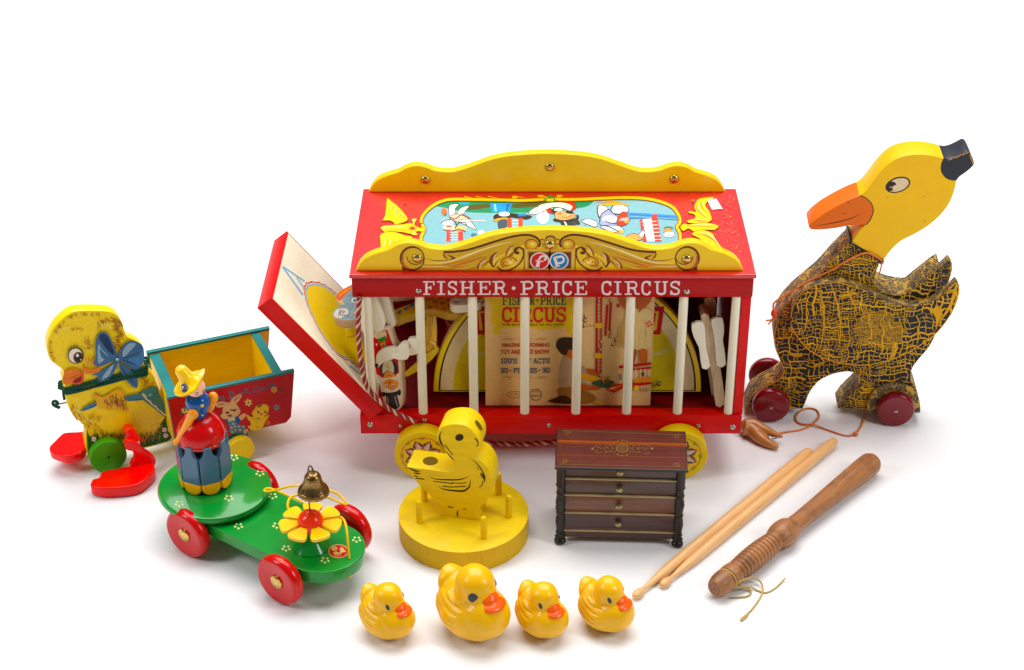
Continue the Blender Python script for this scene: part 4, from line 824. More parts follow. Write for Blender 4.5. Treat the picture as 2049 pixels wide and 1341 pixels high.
# small purple striped drum barely visible, and dark seat behind
pd_ = root('striped_drum', 'purple ribbed toy drum in the shade behind the giraffe', 'toy drum', (-9, 9, ZB))
b = MB(); pr = []
for k in range(9): z0 = 13.9+k*.42; pr += [(2.0, z0), (2.12, z0+.12), (2.0, z0+.34)]
b.lathe([(2.0, 13.5)]+pr, (-8.9, 9.0, 0), (0, 0, 1), 32); part('shell', b, paint('dusty_purple_plastic', (116, 66, 96), .4, .2, .1), pd_)
b = MB(); b.lathe([(2.3, ZB), (2.3, 13.5)], (-8.9, 9.0, 0), (0, 0, 1), 32); part('base', b, M['maroon'], pd_)
tr = root('brown_platform', 'brown wooden toy platform stored at the back of the wagon under its roof', 'toy part', (-14, 8, 18))
b = MB(); b.prism([(x, y, 18.6) for x, y in c2([(-17.5, 5.0), (-14, 5.4), (-11.5, 8), (-12, 13), (-17, 13), (-18.5, 9)], 4, True)], (0, 0, -.9), .05); part('board', b, M['rawwood'], tr)
# figure seen edge-on at the right
cl = root('edge_on_figure', 'thin wooden figure with two white arms seen edge-on beside the last bar', 'toy figure', (16.5, 2, ZB))
wp_ = Plane((16.2, 1.6, 12), (0, -1, .12)); zw = (1360, 590, 5.364)
for nm, pts, mt, t_, of in [('body', [(228, 232), (312, 225), (372, 460), (400, 640), (440, 800), (482, 1100), (470, 1190), (388, 1200), (350, 900), (300, 640), (270, 440)], M['rawwood'], 2.6, 0),
                     ('head', [(268, 45), (385, 45), (392, 200), (330, 235), (290, 225)], M['handle'], 1.6, -2.0),
                     ('arm', [(130, 325), (250, 300), (275, 440), (290, 600), (325, 780), (240, 798), (215, 640), (200, 560), (150, 460)], M['ivory'], .5, .7),
                     ('arm', [(340, 272), (460, 255), (478, 420), (465, 500), (500, 755), (400, 770), (385, 600), (362, 420)], M['ivory'], .5, .5)]:
    plate(pts, wp_, *zw, t_, mt, nm, cl, sm=2, bev=.06, off=of)
wt = root('white_card', 'narrow strip of white card leaning behind the edge-on figure', 'card', (16.2, 3, ZB))
plate([(300, 790), (320, 790), (385, 1190), (355, 1195)], wp_, *zw, .05, M['ivory'], 'strip', wt, sm=1, bev=0, off=-2.7)
# ================================================================== chick with cart
ck = root('chick_cart', 'flat yellow chick pull toy with blue bow and red feet, towing a red cart', 'pull toy', (-40, 4, 0), None, math.radians(22.6))
du = Vector((math.cos(math.radians(22.6)), math.sin(math.radians(22.6)), 0)); dn = Vector((du.y, -du.x, 0)); db = -dn
kp = Plane((-47.3, .4, 0), dn); zk = zoom(kp, 70, 590, 3.193)
ol = [(95, 250), (125, 195), (170, 150), (215, 115), (270, 97), (400, 95), (480, 103), (530, 130), (560, 180), (572, 225), (590, 262), (640, 285), (682, 315), (697, 350), (695, 420), (705, 455), (735, 485), (762, 520), (780, 570), (820, 650), (850, 720), (880, 830), (888, 880), (870, 925), (820, 945), (700, 975), (600, 985), (480, 980), (430, 1010), (375, 1020), (345, 1035), (325, 980), (322, 880), (318, 840), (280, 800), (240, 760), (212, 710), (200, 660), (185, 600), (188, 565), (172, 535), (182, 500), (175, 470), (140, 445), (98, 410), (80, 360), (78, 300)]
ou_ = c2(ol, 3, True)
b = MB(); b.prism([zk(*p) for p in ou_], db*1.45, .08)
ik = Ink(b, zk, dn, 1)
inset = [(x+(480-x)*.012, y+(560-y)*.012) for x, y in ou_]
ik.fill(inset, (250, 216, 16))
ik.fill([(330, 860), (352, 900), (400, 880), (430, 925), (470, 905), (520, 945), (600, 935), (680, 905), (760, 880), (820, 790), (848, 780), (878, 850), (880, 885), (862, 920), (815, 938), (700, 967), (600, 975), (480, 970), (430, 1000), (378, 1010), (350, 1020), (334, 975)], (42, 96, 38), 3)
gs = [((x, y), (x+random.uniform(-14, 14), y-random.uniform(24, 58)), 7) for x, y in [(random.uniform(340, 870), random.uniform(900, 985)) for k in range(170)] if x < 850 and not (y > 960 and x > 640) and not (y > 935 and x > 780)]
ik.strokes(gs, [(30, 84, 30), (88, 132, 40), (24, 66, 34), (130, 160, 50)])
# fur along the contours
def fur(pts, w_, l_, n, cs, spread=10, ang=None, jit=.5):
    st = []
    for k in range(n):
        i = random.uniform(0, len(pts)-1.001); a = int(i); f_ = i-a; x = pts[a][0]*(1-f_)+pts[a+1][0]*f_; y = pts[a][1]*(1-f_)+pts[a+1][1]*f_
        x += random.uniform(-spread, spread); y += random.uniform(-spread, spread)
        an = math.radians(ang)+random.uniform(-jit, jit); l2 = l_*random.uniform(.6, 1.3); st.append(((x, y), (x+l2*math.cos(an), y+l2*math.sin(an)), w_))
    ik.strokes(st, cs)
BW = [(176, 112, 14), (206, 148, 20), (160, 92, 16)]; HL = [(252, 236, 120), (250, 226, 80)]
fur([(520, 180), (550, 240), (545, 300), (520, 350)], 5, 34, 70, BW, 20, 200, .5); fur([(390, 190), (430, 150), (500, 145), (545, 180)], 5, 30, 50, BW, 14, 60, .6); fur([(120, 230), (180, 160), (250, 112), (420, 108)], 4, 24, 50, BW, 8, 60, .5)
fur([(95, 280), (90, 350), (120, 410)], 4, 22, 25, BW, 6, 10, .5); fur([(330, 290), (350, 330)], 5, 26, 24, BW, 22, 250, .8); fur([(235, 215), (300, 215)], 4, 20, 18, BW, 8, 250, .7)
fur([(222, 700), (280, 780), (360, 830), (440, 870), (520, 900), (640, 905), (740, 890), (810, 830)], 5, 34, 120, BW, 20, 60, .6); fur([(300, 820), (420, 890), (560, 915), (700, 900), (820, 800)], 5, 30, 70, [(232, 190, 40), (196, 130, 20)], 16, 110, .6)
fur([(690, 520), (740, 560), (770, 600)], 6, 36, 46, BW, 22, 120, .5); fur([(380, 620), (420, 690)], 5, 28, 40, BW, 14, 20, .7); fur([(330, 760), (420, 770)], 4, 26, 24, BW, 16, 100, .5)
fur([(270, 640), (260, 740), (340, 790)], 4, 24, 30, HL, 18, 60, .7); fur([(120, 260), (160, 200), (220, 190)], 4, 24, 24, HL, 12, 60, .6); fur([(660, 760), (780, 800), (760, 860)], 4, 24, 40, HL, 24, 60, .6); fur([(400, 180), (470, 180)], 4, 24, 18, HL, 16, 60, .6)
# wing
ik.fill([(372, 620), (430, 640), (520, 590), (560, 610), (575, 680), (598, 728), (550, 720), (505, 722), (450, 715), (400, 690)], (226, 176, 20), 3); fur([(450, 660), (520, 640), (560, 690)], 8, 40, 60, [(160, 84, 12), (200, 140, 20), (126, 66, 14)], 26, 70, .4)
# apron strap and pocket
ik.fill([(284, 730), (320, 700), (380, 672), (390, 695), (340, 718)], (70, 118, 150), 2); ik.fill([(585, 632), (700, 618), (710, 655), (590, 665), (572, 650)], (66, 116, 132), 2); ik.line([(300, 728), (385, 690)], 5, (30, 66, 100)); ik.line([(590, 662), (690, 655)], 5, (30, 66, 90))
ik.fill([(670, 605), (690, 595), (768, 570), (790, 620), (848, 740), (850, 785), (820, 765), (740, 700), (680, 650)], (76, 120, 110), 2); ik.line([(682, 618), (700, 645), (760, 700), (838, 762)], 7, (222, 190, 160), sm=3); ik.line([(683, 620), (704, 632), (706, 655), (735, 668), (742, 690), (768, 698), (778, 722), (800, 728), (812, 750), (838, 762)], 5, (238, 214, 190), sm=2)
ik.ell(732, 628, 23, 18, (52, 84, 92)); ik.ell(732, 628, 18, 14, (110, 150, 142))
# daisies
for x, y in [(372, 908), (415, 922), (466, 905), (822, 850), (858, 848), (830, 886)]:
    for k in range(5): a = 2*PI*k/5; ik.ell(x+10*math.cos(a), y+10*math.sin(a), 7, 7, (240, 214, 200), n=8)
    ik.ell(x, y, 5, 5, (200, 70, 70), n=8)
# beak
ik.fill([(172, 535), (186, 498), (182, 480), (215, 462), (258, 460), (292, 480), (285, 505), (250, 520), (228, 545), (200, 560), (180, 552)], (226, 122, 22), 4); ik.fill([(230, 545), (270, 515), (300, 480), (308, 515), (300, 545), (265, 560)], (214, 84, 20), 3); ik.fill([(238, 542), (270, 518), (292, 505), (290, 535), (265, 548)], (132, 30, 20), 3)
ik.line([(200, 520), (250, 508), (290, 485)], 5, (150, 60, 10), sm=3, tp=1); ik.line([(196, 490), (215, 478), (240, 474)], 6, (246, 176, 70), sm=3, tp=1)
ik.fill([(300, 450), (360, 465), (415, 445), (400, 480), (350, 490), (310, 480)], (228, 128, 30), 3); ik.line([(290, 415), (310, 440), (300, 470)], 6, (190, 100, 20), sm=3, tp=1); fur([(320, 400), (380, 410)], 5, 30, 24, [(216, 140, 30)], 20, 60, .8)
# eye
ik.ell(258, 374, 52, 52, (60, 40, 20)); ik.ell(256, 374, 44, 46, (240, 232, 214)); ik.ell(274, 386, 33, 36, (84, 52, 24)); ik.ell(276, 388, 22, 25, (30, 20, 14)); ik.ell(268, 373, 9, 10, (248, 244, 236)); ik.ell(290, 400, 6, 6, (200, 170, 130))
for x0, y0, x1, y1 in [(222, 345, 208, 325), (232, 335, 224, 312), (246, 328, 244, 306), (262, 325, 266, 308)]: ik.line([(x0, y0), (x1, y1)], 5, (50, 34, 20))
# bow
BLU, DBL, LBL = (72, 108, 144), (34, 52, 88), (150, 176, 192)
ik.fill([(372, 430), (385, 380), (382, 300), (400, 240), (430, 222), (465, 240), (500, 310), (522, 390), (470, 420), (420, 442)], BLU, 4); ik.fill([(405, 255), (430, 232), (462, 255), (490, 320), (505, 370), (470, 350), (430, 300)], DBL, 3); ik.fill([(400, 300), (420, 330), (470, 385), (440, 400), (400, 420)], LBL, 3); ik.fill([(410, 330), (440, 360), (480, 395), (450, 402), (420, 380)], BLU, 3)
ik.fill([(528, 385), (545, 330), (590, 285), (640, 282), (685, 315), (694, 390), (680, 430), (640, 468), (590, 440), (545, 405)], BLU, 4); ik.fill([(560, 340), (600, 295), (640, 300), (600, 350), (560, 385)], LBL, 3); ik.fill([(590, 400), (660, 380), (685, 330), (690, 400), (650, 455)], (84, 130, 176), 3); ik.line([(545, 390), (600, 380), (670, 350)], 6, DBL, sm=3, tp=1); ik.line([(550, 400), (610, 420), (660, 450)], 8, DBL, sm=3, tp=1)
ik.fill([(510, 415), (470, 440), (400, 480), (355, 495), (400, 505), (395, 548), (440, 540), (490, 500), (525, 430)], BLU, 2); ik.fill([(500, 425), (440, 490), (420, 535), (470, 500)], LBL, 2); ik.fill([(530, 420), (545, 480), (590, 545), (645, 584), (652, 530), (620, 480), (560, 430)], BLU, 2); ik.line([(540, 430), (580, 500), (640, 560)], 10, DBL, sm=3, tp=1)
ik.ell(524, 402, 20, 19, DBL); ik.ell(524, 401, 15, 14, (110, 150, 170)); ik.ell(520, 396, 7, 6, (220, 226, 226))
body_ = part('chick', b, [M['chicky'], M['print']], ck)
# green cord wound around the neck
b = MB(); hc = []
for r_, (yl, yr) in enumerate([(588, 448), (604, 468), (620, 482), (612, 500)]):
    A0 = zk(200, yl)+dn*.12; A1 = zk(706, yr)+dn*.12; mid = [(A0+(A1-A0)*t)+dn*(.03+.05*(r_ % 2)) for t in (.0, .25, .5, .75, 1)]
    mid[1].z += .15*math.sin(r_*2); mid[3].z -= .12*math.cos(r_)
    loop = mid+[A1+du*.06+db*.8, A1-du*.1+db*1.75, A0+du*.1+db*1.75, A0-du*.06+db*.8]
    b.tube(cr(loop, 5, True), .15, 8, closed=True)
for i in range(1): b.tube(cr([zk(200, 600)+db*.6-du*.2, zk(188, 640)+db*.8, zk(196, 690)+db*.9], 5), .14, 8)
part('neck_cord', b, M['gcord'], ck)
b = MB(); q = zk(196, 712)+db*.9; b.lathe([(.11, 0), (.11, .9)], q+du*.3, -du, 10); part('screw_eye', b, M['steel'], ck)
b = MB(); e = q-du*.6; b.tube(cr([e, e+V(-.2, 0, .35), e+V(-.5, 0, .3), e+V(-.55, 0, -.05), e+V(-.25, 0, -.3), e+V(.1, 0, -.45), e+V(-.3, 0, -.2), e+V(-.1, 0, .15)], 5), .17, 8); part('cord_knot', b, M['gcord'], ck)
# wheels green
for off, nm in ((0.25, 'wheel'), (-3.4, 'wheel')):
    cw = U(215+2, 917, kp.p+dn*1.3, dn); cw = Vector((cw.x, cw.y, 1.95)) if off > 0 else Vector((cw.x, cw.y, 1.95))+db*3.6
    b = MB(); b.lathe([(1.82, 0), (1.93, .05), (1.96, .15), (1.96, .95), (1.85, 1.05)], cw, db, 48); w1 = part('wheel', b, M['greenw'], ck, sharp=50)
    if off > 0:
        b = MB(); b.lathe([(.16, -.06), (.12, .05)], cw+dn*.03, dn, 12); part('hub_nail', b, M['black'], w1)
# feet with cranks
def foot(pts, px_off, par, z1, th_):
    b = MB(); P = [ground(70+x/3.193, 590+y/3.193, z1) for x, y in c2(pts, 4, True)]; b.prism(P, (0, 0, -th_), .14, seg=3); return part('foot', b, M['redplastic'], par)
ftn = foot([(352, 1200), (368, 1170), (405, 1160), (420, 1130), (450, 1115), (540, 1100), (600, 1085), (650, 1062), (735, 1062), (760, 1085), (758, 1118), (690, 1185), (620, 1215), (500, 1228), (420, 1228), (365, 1215)], 0, ck, 1.35, 1.2)
b = MB(); q = ground(70+629/3.193, 590+1213/3.193, .75); b.lathe([(.3, -.2), (.3, .28), (.22, .36), (0, .38)], q, dn+V(0, -.2, 0), 14, caps=False); part('pin', b, M['steel'], ftn)
foot([(92, 960), (130, 920), (160, 890), (190, 872), (260, 868), (318, 870), (322, 930), (315, 980), (270, 1010), (200, 1025), (150, 1012), (98, 990)], 0, ck, 2.6, 1.0)
# leg crank
kl = Plane(kp.p+dn*2.0, dn); zq = zoom(kl, 70, 590, 3.193); a0 = zoom(kp, 70, 590, 3.193)(592, 850)
b = MB(); b.lathe([(.62, -.3), (.62, .05), (.58, .12)], a0, zq(640, 935)-a0, 20) if 0 else None
b.tube([a0+db*.2, zq(612, 880), zq(640, 925)+dn*.1], .58, 18); b.tube([zq(640, 925)+dn*.1, zq(642, 927)+dn*.35], .62, 18, taper=lambda t: 1-.15*t)
kq = zoom(Plane(kp.p+dn*3.0, dn), 70, 590, 3.193)
b.prism([kq(*p) for p in c2([(578, 945), (600, 925), (660, 950), (690, 985), (740, 1015), (770, 1050), (765, 1085), (740, 1100), (612, 1098), (632, 1045), (625, 1000), (590, 990), (574, 970)], 3, True)], db*.75, .14, seg=3)
b.tube([kq(690, 1060)+db*.3, kq(695, 1100)+db*.3+V(0, 0, -.4)], .5, 14); part('leg_crank', b, M['redplastic'], ck)
b = MB(); q = zq(642, 930)+dn*.5; b.lathe([(.34, -.1), (.34, .1), (.24, .18), (0, .2)], q, dn+V(-.1, -.2, .2), 14, caps=False); part('pin', b, M['steel'], ck)
# cart: box in its own frame
ZC = 9.3; A = Vector((-39.67, -.46, 0)); Lc = 13.65; Wc = 10.1
def cp3(s, w_, z): return A+du*s+db*w_+Vector((0, 0, z))
def side(w0, t, mats, inks=None):
    b = MB(); P = [cp3(0, w0, ZC), cp3(Lc, w0, ZC), cp3(Lc-.75, w0, 3.6), cp3(Lc-1.35, w0, 3.0), cp3(.5, w0, 3.0), cp3(.35, w0, 3.2)]
    b.prism(P, db*t, .05, seg=2); return b
fpn = Plane(A, dn); zS = zoom(fpn, 400, 730, 8.94); zS2 = zoom(fpn, 290, 640, 4.967)
b = side(0, .55, None); ik = Ink(b, lambda s, z: cp3(s, 0, z), dn, 1)
ik.fill([(.06, ZC-.22), (Lc-.1, ZC-.22), (Lc-.80, 3.6), (Lc-1.38, 3.07), (.52, 3.07), (.38, 3.2)], (186, 20, 34))
ik.f = zS; TB = (24, 110, 140)
# script: y Duck Cart
for pts in [[(320, 610), (330, 570), (350, 560), (345, 610), (370, 600), (395, 560)], [(395, 560), (425, 575), (430, 620), (405, 650), (395, 610)], [(405, 545), (415, 560)], [(500, 480), (560, 465), (600, 500), (590, 560), (540, 585), (510, 580)], [(535, 485), (530, 580)], [(630, 510), (640, 545), (680, 535), (690, 495), (700, 530)], [(765, 490), (735, 490), (735, 515), (770, 510)], [(800, 420), (810, 505)], [(860, 400), (815, 470), (900, 495)],
            [(1050, 370), (990, 385), (960, 430), (980, 475), (1040, 465), (1070, 440)], [(1140, 395), (1105, 400), (1095, 430), (1130, 435), (1145, 400), (1150, 430)], [(1180, 370), (1190, 415), (1195, 385), (1220, 370)], [(1280, 320), (1270, 385), (1300, 385), (1340, 360)], [(1230, 360), (1350, 335)]]: ik.line(pts, 19, TB, sm=4)
def daisy(x, y, r, c, cc, n=6):
    for k in range(n): a = 2*PI*k/n+.3; ik.ell(x+r*.62*math.cos(a), y+r*.62*math.sin(a), r*.42, r*.24, c, math.degrees(a), 8)
    ik.ell(x, y, r*.24, r*.24, cc, n=8)
for x, y, r, c, cc in [(865, 665, 68, (240, 214, 120), (70, 40, 20)), (1322, 435, 62, (240, 200, 110), (50, 60, 30)), (1370, 750, 56, (130, 160, 170), (20, 40, 70)), (1235, 1160, 52, (110, 150, 150), (30, 30, 50)), (1000, 1200, 36, (180, 160, 150), (130, 30, 30)), (1215, 1025, 44, (232, 150, 90), (180, 60, 30)), (1440, 430, 34, (60, 80, 50), (40, 50, 30)), (1310, 1120, 26, (150, 160, 160), (90, 90, 90))]: daisy(x, y, r, c, cc)
for p in ([(760, 600), (800, 640)], [(1380, 400), (1440, 430)], [(1330, 800), (1325, 860)], [(1240, 1050), (1290, 1100)], [(985, 1220), (980, 1280)]): ik.line(p, 9, (96, 110, 50), tp=1)
CR2 = (222, 178, 126)
ik.fill([(275, 690), (310, 655), (400, 640), (470, 655), (500, 690), (440, 710), (420, 740), (330, 750), (285, 730)], CR2, 4); ik.fill([(545, 640), (570, 590), (640, 540), (720, 510), (740, 545), (700, 620), (640, 680), (580, 690)], CR2, 4); ik.fill([(330, 690), (420, 668), (440, 690), (340, 712)], (190, 120, 90), 3); ik.fill([(600, 610), (690, 540), (700, 560), (620, 650)], (196, 130, 96), 3)
ik.fill([(400, 780), (450, 690), (530, 655), (620, 670), (670, 720), (715, 790), (710, 850), (650, 910), (560, 940), (470, 960), (390, 940), (365, 890), (400, 840)], CR2, 4)
ik.fill([(690, 920), (760, 860), (810, 860), (815, 900), (760, 960), (720, 970)], CR2, 3); ik.fill([(440, 960), (500, 950), (510, 1010), (470, 1020)], (50, 80, 140)); ik.fill([(605, 930), (660, 905), (715, 960), (700, 1020), (640, 1050), (600, 990)], (40, 84, 150), 2); ik.fill([(500, 950), (610, 920), (620, 990), (560, 1000), (510, 1010)], (200, 200, 150), 2)
ik.fill([(500, 1010), (620, 985), (680, 1050), (790, 1070), (800, 1120), (760, 1200), (660, 1210), (540, 1200), (520, 1100)], (96, 122, 140), 3)
for x, y in [(590, 1040), (620, 1090), (560, 1110), (700, 1090), (630, 1160), (710, 1150), (570, 1190), (775, 1095)]: ik.ell(x, y, 16, 15, (226, 206, 110), n=10)
ik.fill([(770, 1190), (800, 1140), (850, 1140), (845, 1180), (800, 1230)], CR2, 3); ik.line([(790, 1200), (830, 1160)], 6, (160, 90, 60))
ik.ell(485, 840, 34, 22, (92, 56, 40)); ik.ell(610, 798, 34, 20, (92, 56, 40)); ik.ell(555, 795, 20, 12, (92, 56, 40)); ik.ell(530, 893, 38, 20, (140, 66, 50)); ik.line([(540, 790), (720, 775)], 6, (80, 50, 40)); ik.line([(500, 900), (540, 920), (580, 895)], 5, (120, 60, 50), sm=3)
YC = (230, 186, 40)
ik.fill([(920, 850), (960, 790), (1000, 730), (1080, 700), (1160, 690), (1220, 730), (1225, 800), (1200, 860), (1150, 900), (1170, 960), (1150, 1040), (1110, 1110), (1040, 1150), (940, 1160), (880, 1130), (850, 1080), (900, 1070), (890, 990), (860, 970), (825, 890), (840, 880), (920, 920), (950, 900)], YC, 4); ik.fill([(1160, 910), (1230, 880), (1235, 900), (1180, 980)], YC, 2)
ik.fill([(1010, 750), (1060, 710), (1110, 700), (1080, 740)], (96, 72, 30), 2); ik.ell(1040, 832, 20, 22, (50, 34, 20)); ik.ell(1165, 832, 20, 20, (50, 34, 20)); ik.ell(1090, 868, 24, 18, (204, 80, 40))
for k in range(8): a = 2*PI*k/8; ik.line([(1040, 948), (1040+50*math.cos(a), 948+30*math.sin(a))], 7, (60, 30, 24), tp=2)
ik.ell(1020, 1098, 18, 14, (130, 110, 40)); ik.ell(960, 955, 10, 8, (110, 60, 30)); ik.line([(1150, 1050), (1260, 1020)], 6, (214, 90, 60))
ik.f = zS2; daisy(390, 890, 34, (240, 220, 120), (60, 40, 20)); daisy(352, 920, 20, (70, 80, 50), (40, 50, 30)); ik.line([(378, 850), (395, 880), (425, 845)], 8, TB, sm=3)
clip(b, lambda p: p.z > 3.05)
part('side_panel', b, [M['teal'], M['print']], ck, 'red printed side panel edged in teal')
part('side_panel', side(Wc-.55, .55, None), M['teal'], ck)
b = MB(); b.add([cp3(.25, Wc-.56, ZC-.28), cp3(Lc-.1, Wc-.56, ZC-.28), cp3(Lc-.8, Wc-.56, 3.3), cp3(.5, Wc-.56, 3.3)], [[3, 2, 1, 0]][:1], 0, None, False)
b.f = [[0, 3, 2, 1]]; part('inner_lining', b, M['cartin'], ck)
for nm, s0, s1, dz in (('front_board', .25, 1.35, .35), ('end_board', Lc-2.1, Lc-1.15, .3)):
    b = MB(); b.box(cp3(s0, .56, 3.3), du*(s1-s0), db*(Wc-1.12), V(0, 0, ZC-dz-3.3-.2), .02); fr_ = part(nm, b, M['cartin'], ck)
    b = MB(); b.box(cp3(s0, .56, ZC-dz-.19), du*(s1-s0), db*(Wc-1.12), V(0, 0, .19), .04); part('teal_edge', b, M['teal'], fr_)
b = MB(); b.box(cp3(.4, .56, 3.05), du*(Lc-1.6), db*(Wc-1.12), V(0, 0, .3), .02); part('floor_board', b, M['cartin'], ck)
cwp = Plane(cp3(0, -1.05, 0), dn); q0 = cwp(482, 893); 
for w0 in (-1.05, Wc+.1):
    c_ = Vector((q0.x, q0.y, 0)) if w0 < 0 else Vector((q0.x, q0.y, 0))+db*(Wc+1.15)
    b = MB(); b.lathe([(1.35, 0), (1.45, .1), (1.45, .85), (1.38, .95)], c_+V(0, 0, 1.45), db, 40); part('cart_wheel', b, M['wheel'], ck, sharp=50)
b = MB(); b.tube([Vector((q0.x, q0.y, 1.45))+db*.2, Vector((q0.x, q0.y, 1.45))+db*(Wc+1.5)], .2, 8); part('axle', b, M['steel'], ck)
b = MB(); b.box(cp3(6.2, .8, 1.1), du*2.0, db*(Wc-1.6), V(0, 0, 1.9), .05); part('axle_block', b, M['teal'], ck)
b = MB(); b.tube([cp3(-3, 4.6, 3.5), cp3(1, 4.8, 3.5)], .3, 8); part('coupling', b, M['steel'], ck)

# ================================================================== green carousel pull toy
PD = Vector((.806, -.592, 0)).normalized(); PW = Vector((.592, .806, 0)).normalized(); E0 = Vector((-33.45, -15.1, 0))
ct = root('carousel_toy', 'green wheeled platform toy carrying a small dancer, a brass bell and a flower', 'pull toy', (-30, -12, 0), None, math.atan2(PD.y, PD.x))
def pp(s, w_, z): return E0+PD*s+PW*w_+Vector((0, 0, z))
HP = 3.9
pl_ = [(11+4.1*math.sin(a), 4-4*math.cos(a)) for a in [PI*k/24 for k in range(25)]]+[(-3.4-4*math.sin(a), 4+4*math.cos(a)) for a in [PI*k/24 for k in range(25)]]
b = MB(); b.prism([pp(s, w_, HP) for s, w_ in pl_], V(0, 0, -1.35), .1, seg=3)
gpl = Plane((0, 0, HP), (0, 0, 1)); z4 = zoom(gpl, 310, 900, 4.064); ik = Ink(b, z4, (0, 0, 1), 1)
def blossom(x, y, r=26, f=None):
    for k in range(6):
        a = 2*PI*k/6+.3
        if k == 5: continue
        ik.ell(x+r*1.1*math.cos(a*6/5), y+r*.72*math.sin(a*6/5), 10, 8, (226, 224, 160), n=10)
for x, y in [(676, 615), (955, 372), (988, 612), (1063, 798), (1380, 896), (1637, 728)]: blossom(x, y)
ik.ell(1488, 823, 82, 57, (236, 206, 130)); ik.ell(1488, 823, 76, 52, (206, 24, 34)); GD = (238, 214, 140)
ik.fill([(1470, 825), (1500, 840), (1515, 785), (1550, 828), (1520, 832), (1500, 850), (1460, 850), (1440, 838)], GD); ik.fill([(1500, 790), (1540, 830), (1500, 822)], GD); ik.ell(1455, 802, 24, 18, GD, n=12); ik.ell(1455, 802, 16, 11, (206, 60, 34), n=12); ik.line([(1440, 795), (1472, 810)], 4, GD); ik.line([(1440, 810), (1470, 796)], 4, GD); ik.line([(1450+k*14, 866-k*1.5+abs(k-3)*-1) for k in range(6)], 4, GD)
plk = part('platform', b, [M['green'], M['print']], ct)
for s0 in (10, -2.3):
    b = MB(); b.box(pp(s0-.75, .2, 1.55), PD*1.5, PW*7.6, V(0, 0, 1.0), .04); part('axle_block', b, M['green'], ct)
    for wo, d_ in ((-1.75, 1), (9.75, -1)):
        b = MB(); R = 2.62; pr = [(0, .28), (1.2, .22), (1.75, .12), (2.2, .12)]+[(2.2+.42*math.sin(a)-.0, .75-.65*math.cos(a)) for a in [PI*k/12 for k in range(13)]]+[(1.4, 1.38), (0, 1.38)]
        c_ = pp(s0, wo, R); b.lathe(pr, c_, PW*d_, 56, caps=False); w1 = part('wheel', b, M['redgloss'], ct, sharp=60)
        b = MB(); b.lathe([(.72, .0), (.7, .14), (.48, .26), (0, .33)], c_+PW*d_*.26, -PW*d_, 24, caps=False); part('hub_cap', b, M['brass'], w1)
b = MB(); dc = U(428.5, 968.6, (0, 0, 5.05), (0, 0, 1)); TD = (Vector((.035, -.01, 1))).normalized()
b.lathe([(4.9, -.95), (5.35, -.85), (5.6, -.5), (5.62, -.3), (5.5, -.08), (5.3, 0), (0, 0)], dc, TD, 96)
zd = zoom(Plane(dc, TD), 310, 900, 4.064); ik = Ink(b, zd, TD, 1)
for x, y in [(195, 432), (598, 388), (852, 187), (640, 58)]: blossom(x, y)
disc = part('turning_disc', b, [M['green'], M['print']], ct)
b = MB(); b.lathe([(1.5, -.25), (1.5, 0)], pp(-3.4, 4, HP+.24), (0, 0, 1), 24); part('spacer', b, M['green'], ct)
# dancer
fb = U(412, 962, dc, TD)
# legs: trousers with scooped tops
for k in range(8):
    a = 2*PI*(k+.5)/8-PI/2; rd = Vector((math.cos(a), math.sin(a), 0)); tg = Vector((-rd.y, rd.x, 0)); o = fb+rd*2.55
    prof = [(-.38, 5.6), (.38, 5.6), (.42, 4.9), (.62, 4.45), (.92, 4.2), (.93, 1.5), (.9, 1.35)]
    blue = [(x, z) for x, z in prof]+[(-.9, 1.35), (-.93, 1.5), (-.92, 4.2), (-.62, 4.45), (-.42, 4.9)]
    b = MB(); b.prism([o+tg*x+V(0, 0, z) for x, z in blue], -rd*.55, .1, seg=2); lg = part('leg', b, M['denim'], ct)
    b = MB(); b.prism([o+tg*x+V(0, 0, z) for x, z in [(.9, 1.36), (-.9, 1.36)]+[(-.9*math.cos(t), .78-.76*math.sin(t)) for t in [PI*j/12 for j in range(13)]]], -rd*.55, .14, seg=3); part('shoe', b, M['shoe'], lg)
b = MB(); b.lathe([(1.0, .02), (1.0, 5.4)], fb, (0, 0, 1), 24); part('centre_post', b, M['steel'], ct)
b = MB(); H = fb+V(0, 0, 5.15)
b.lathe([(2.15, 0), (2.35, .05), (2.38, .3), (2.34, .36), (2.38, .42), (2.40, .65), (2.36, 1.0), (2.2, 1.5), (1.95, 2.0), (1.55, 2.45), (1.0, 2.8), (0, 2.95)], H, (0, 0, 1), 56)
part('bell_skirt', b, M['redgloss'], ct)
T0 = H+V(0, 0, 2.55)
b = MB(); b.lathe([(.78, 0), (.82, .3), (.95, .8), (1.12, 1.35), (1.2, 1.9), (1.1, 2.35), (.8, 2.7), (.4, 2.9), (0, 2.95)], T0, (0, 0, 1), 36); ts = part('torso', b, M['blue'], ct)
b = MB(); fl = T0+V(.62, -1.0, 2.0); b.ell(fl, (.17, .12, .17), n=12, m=8); b.ell(T0+V(.5, -.78, .75), (.12, .08, .12), n=10, m=6); part('flower_dot', b, M['yglo'], ts)
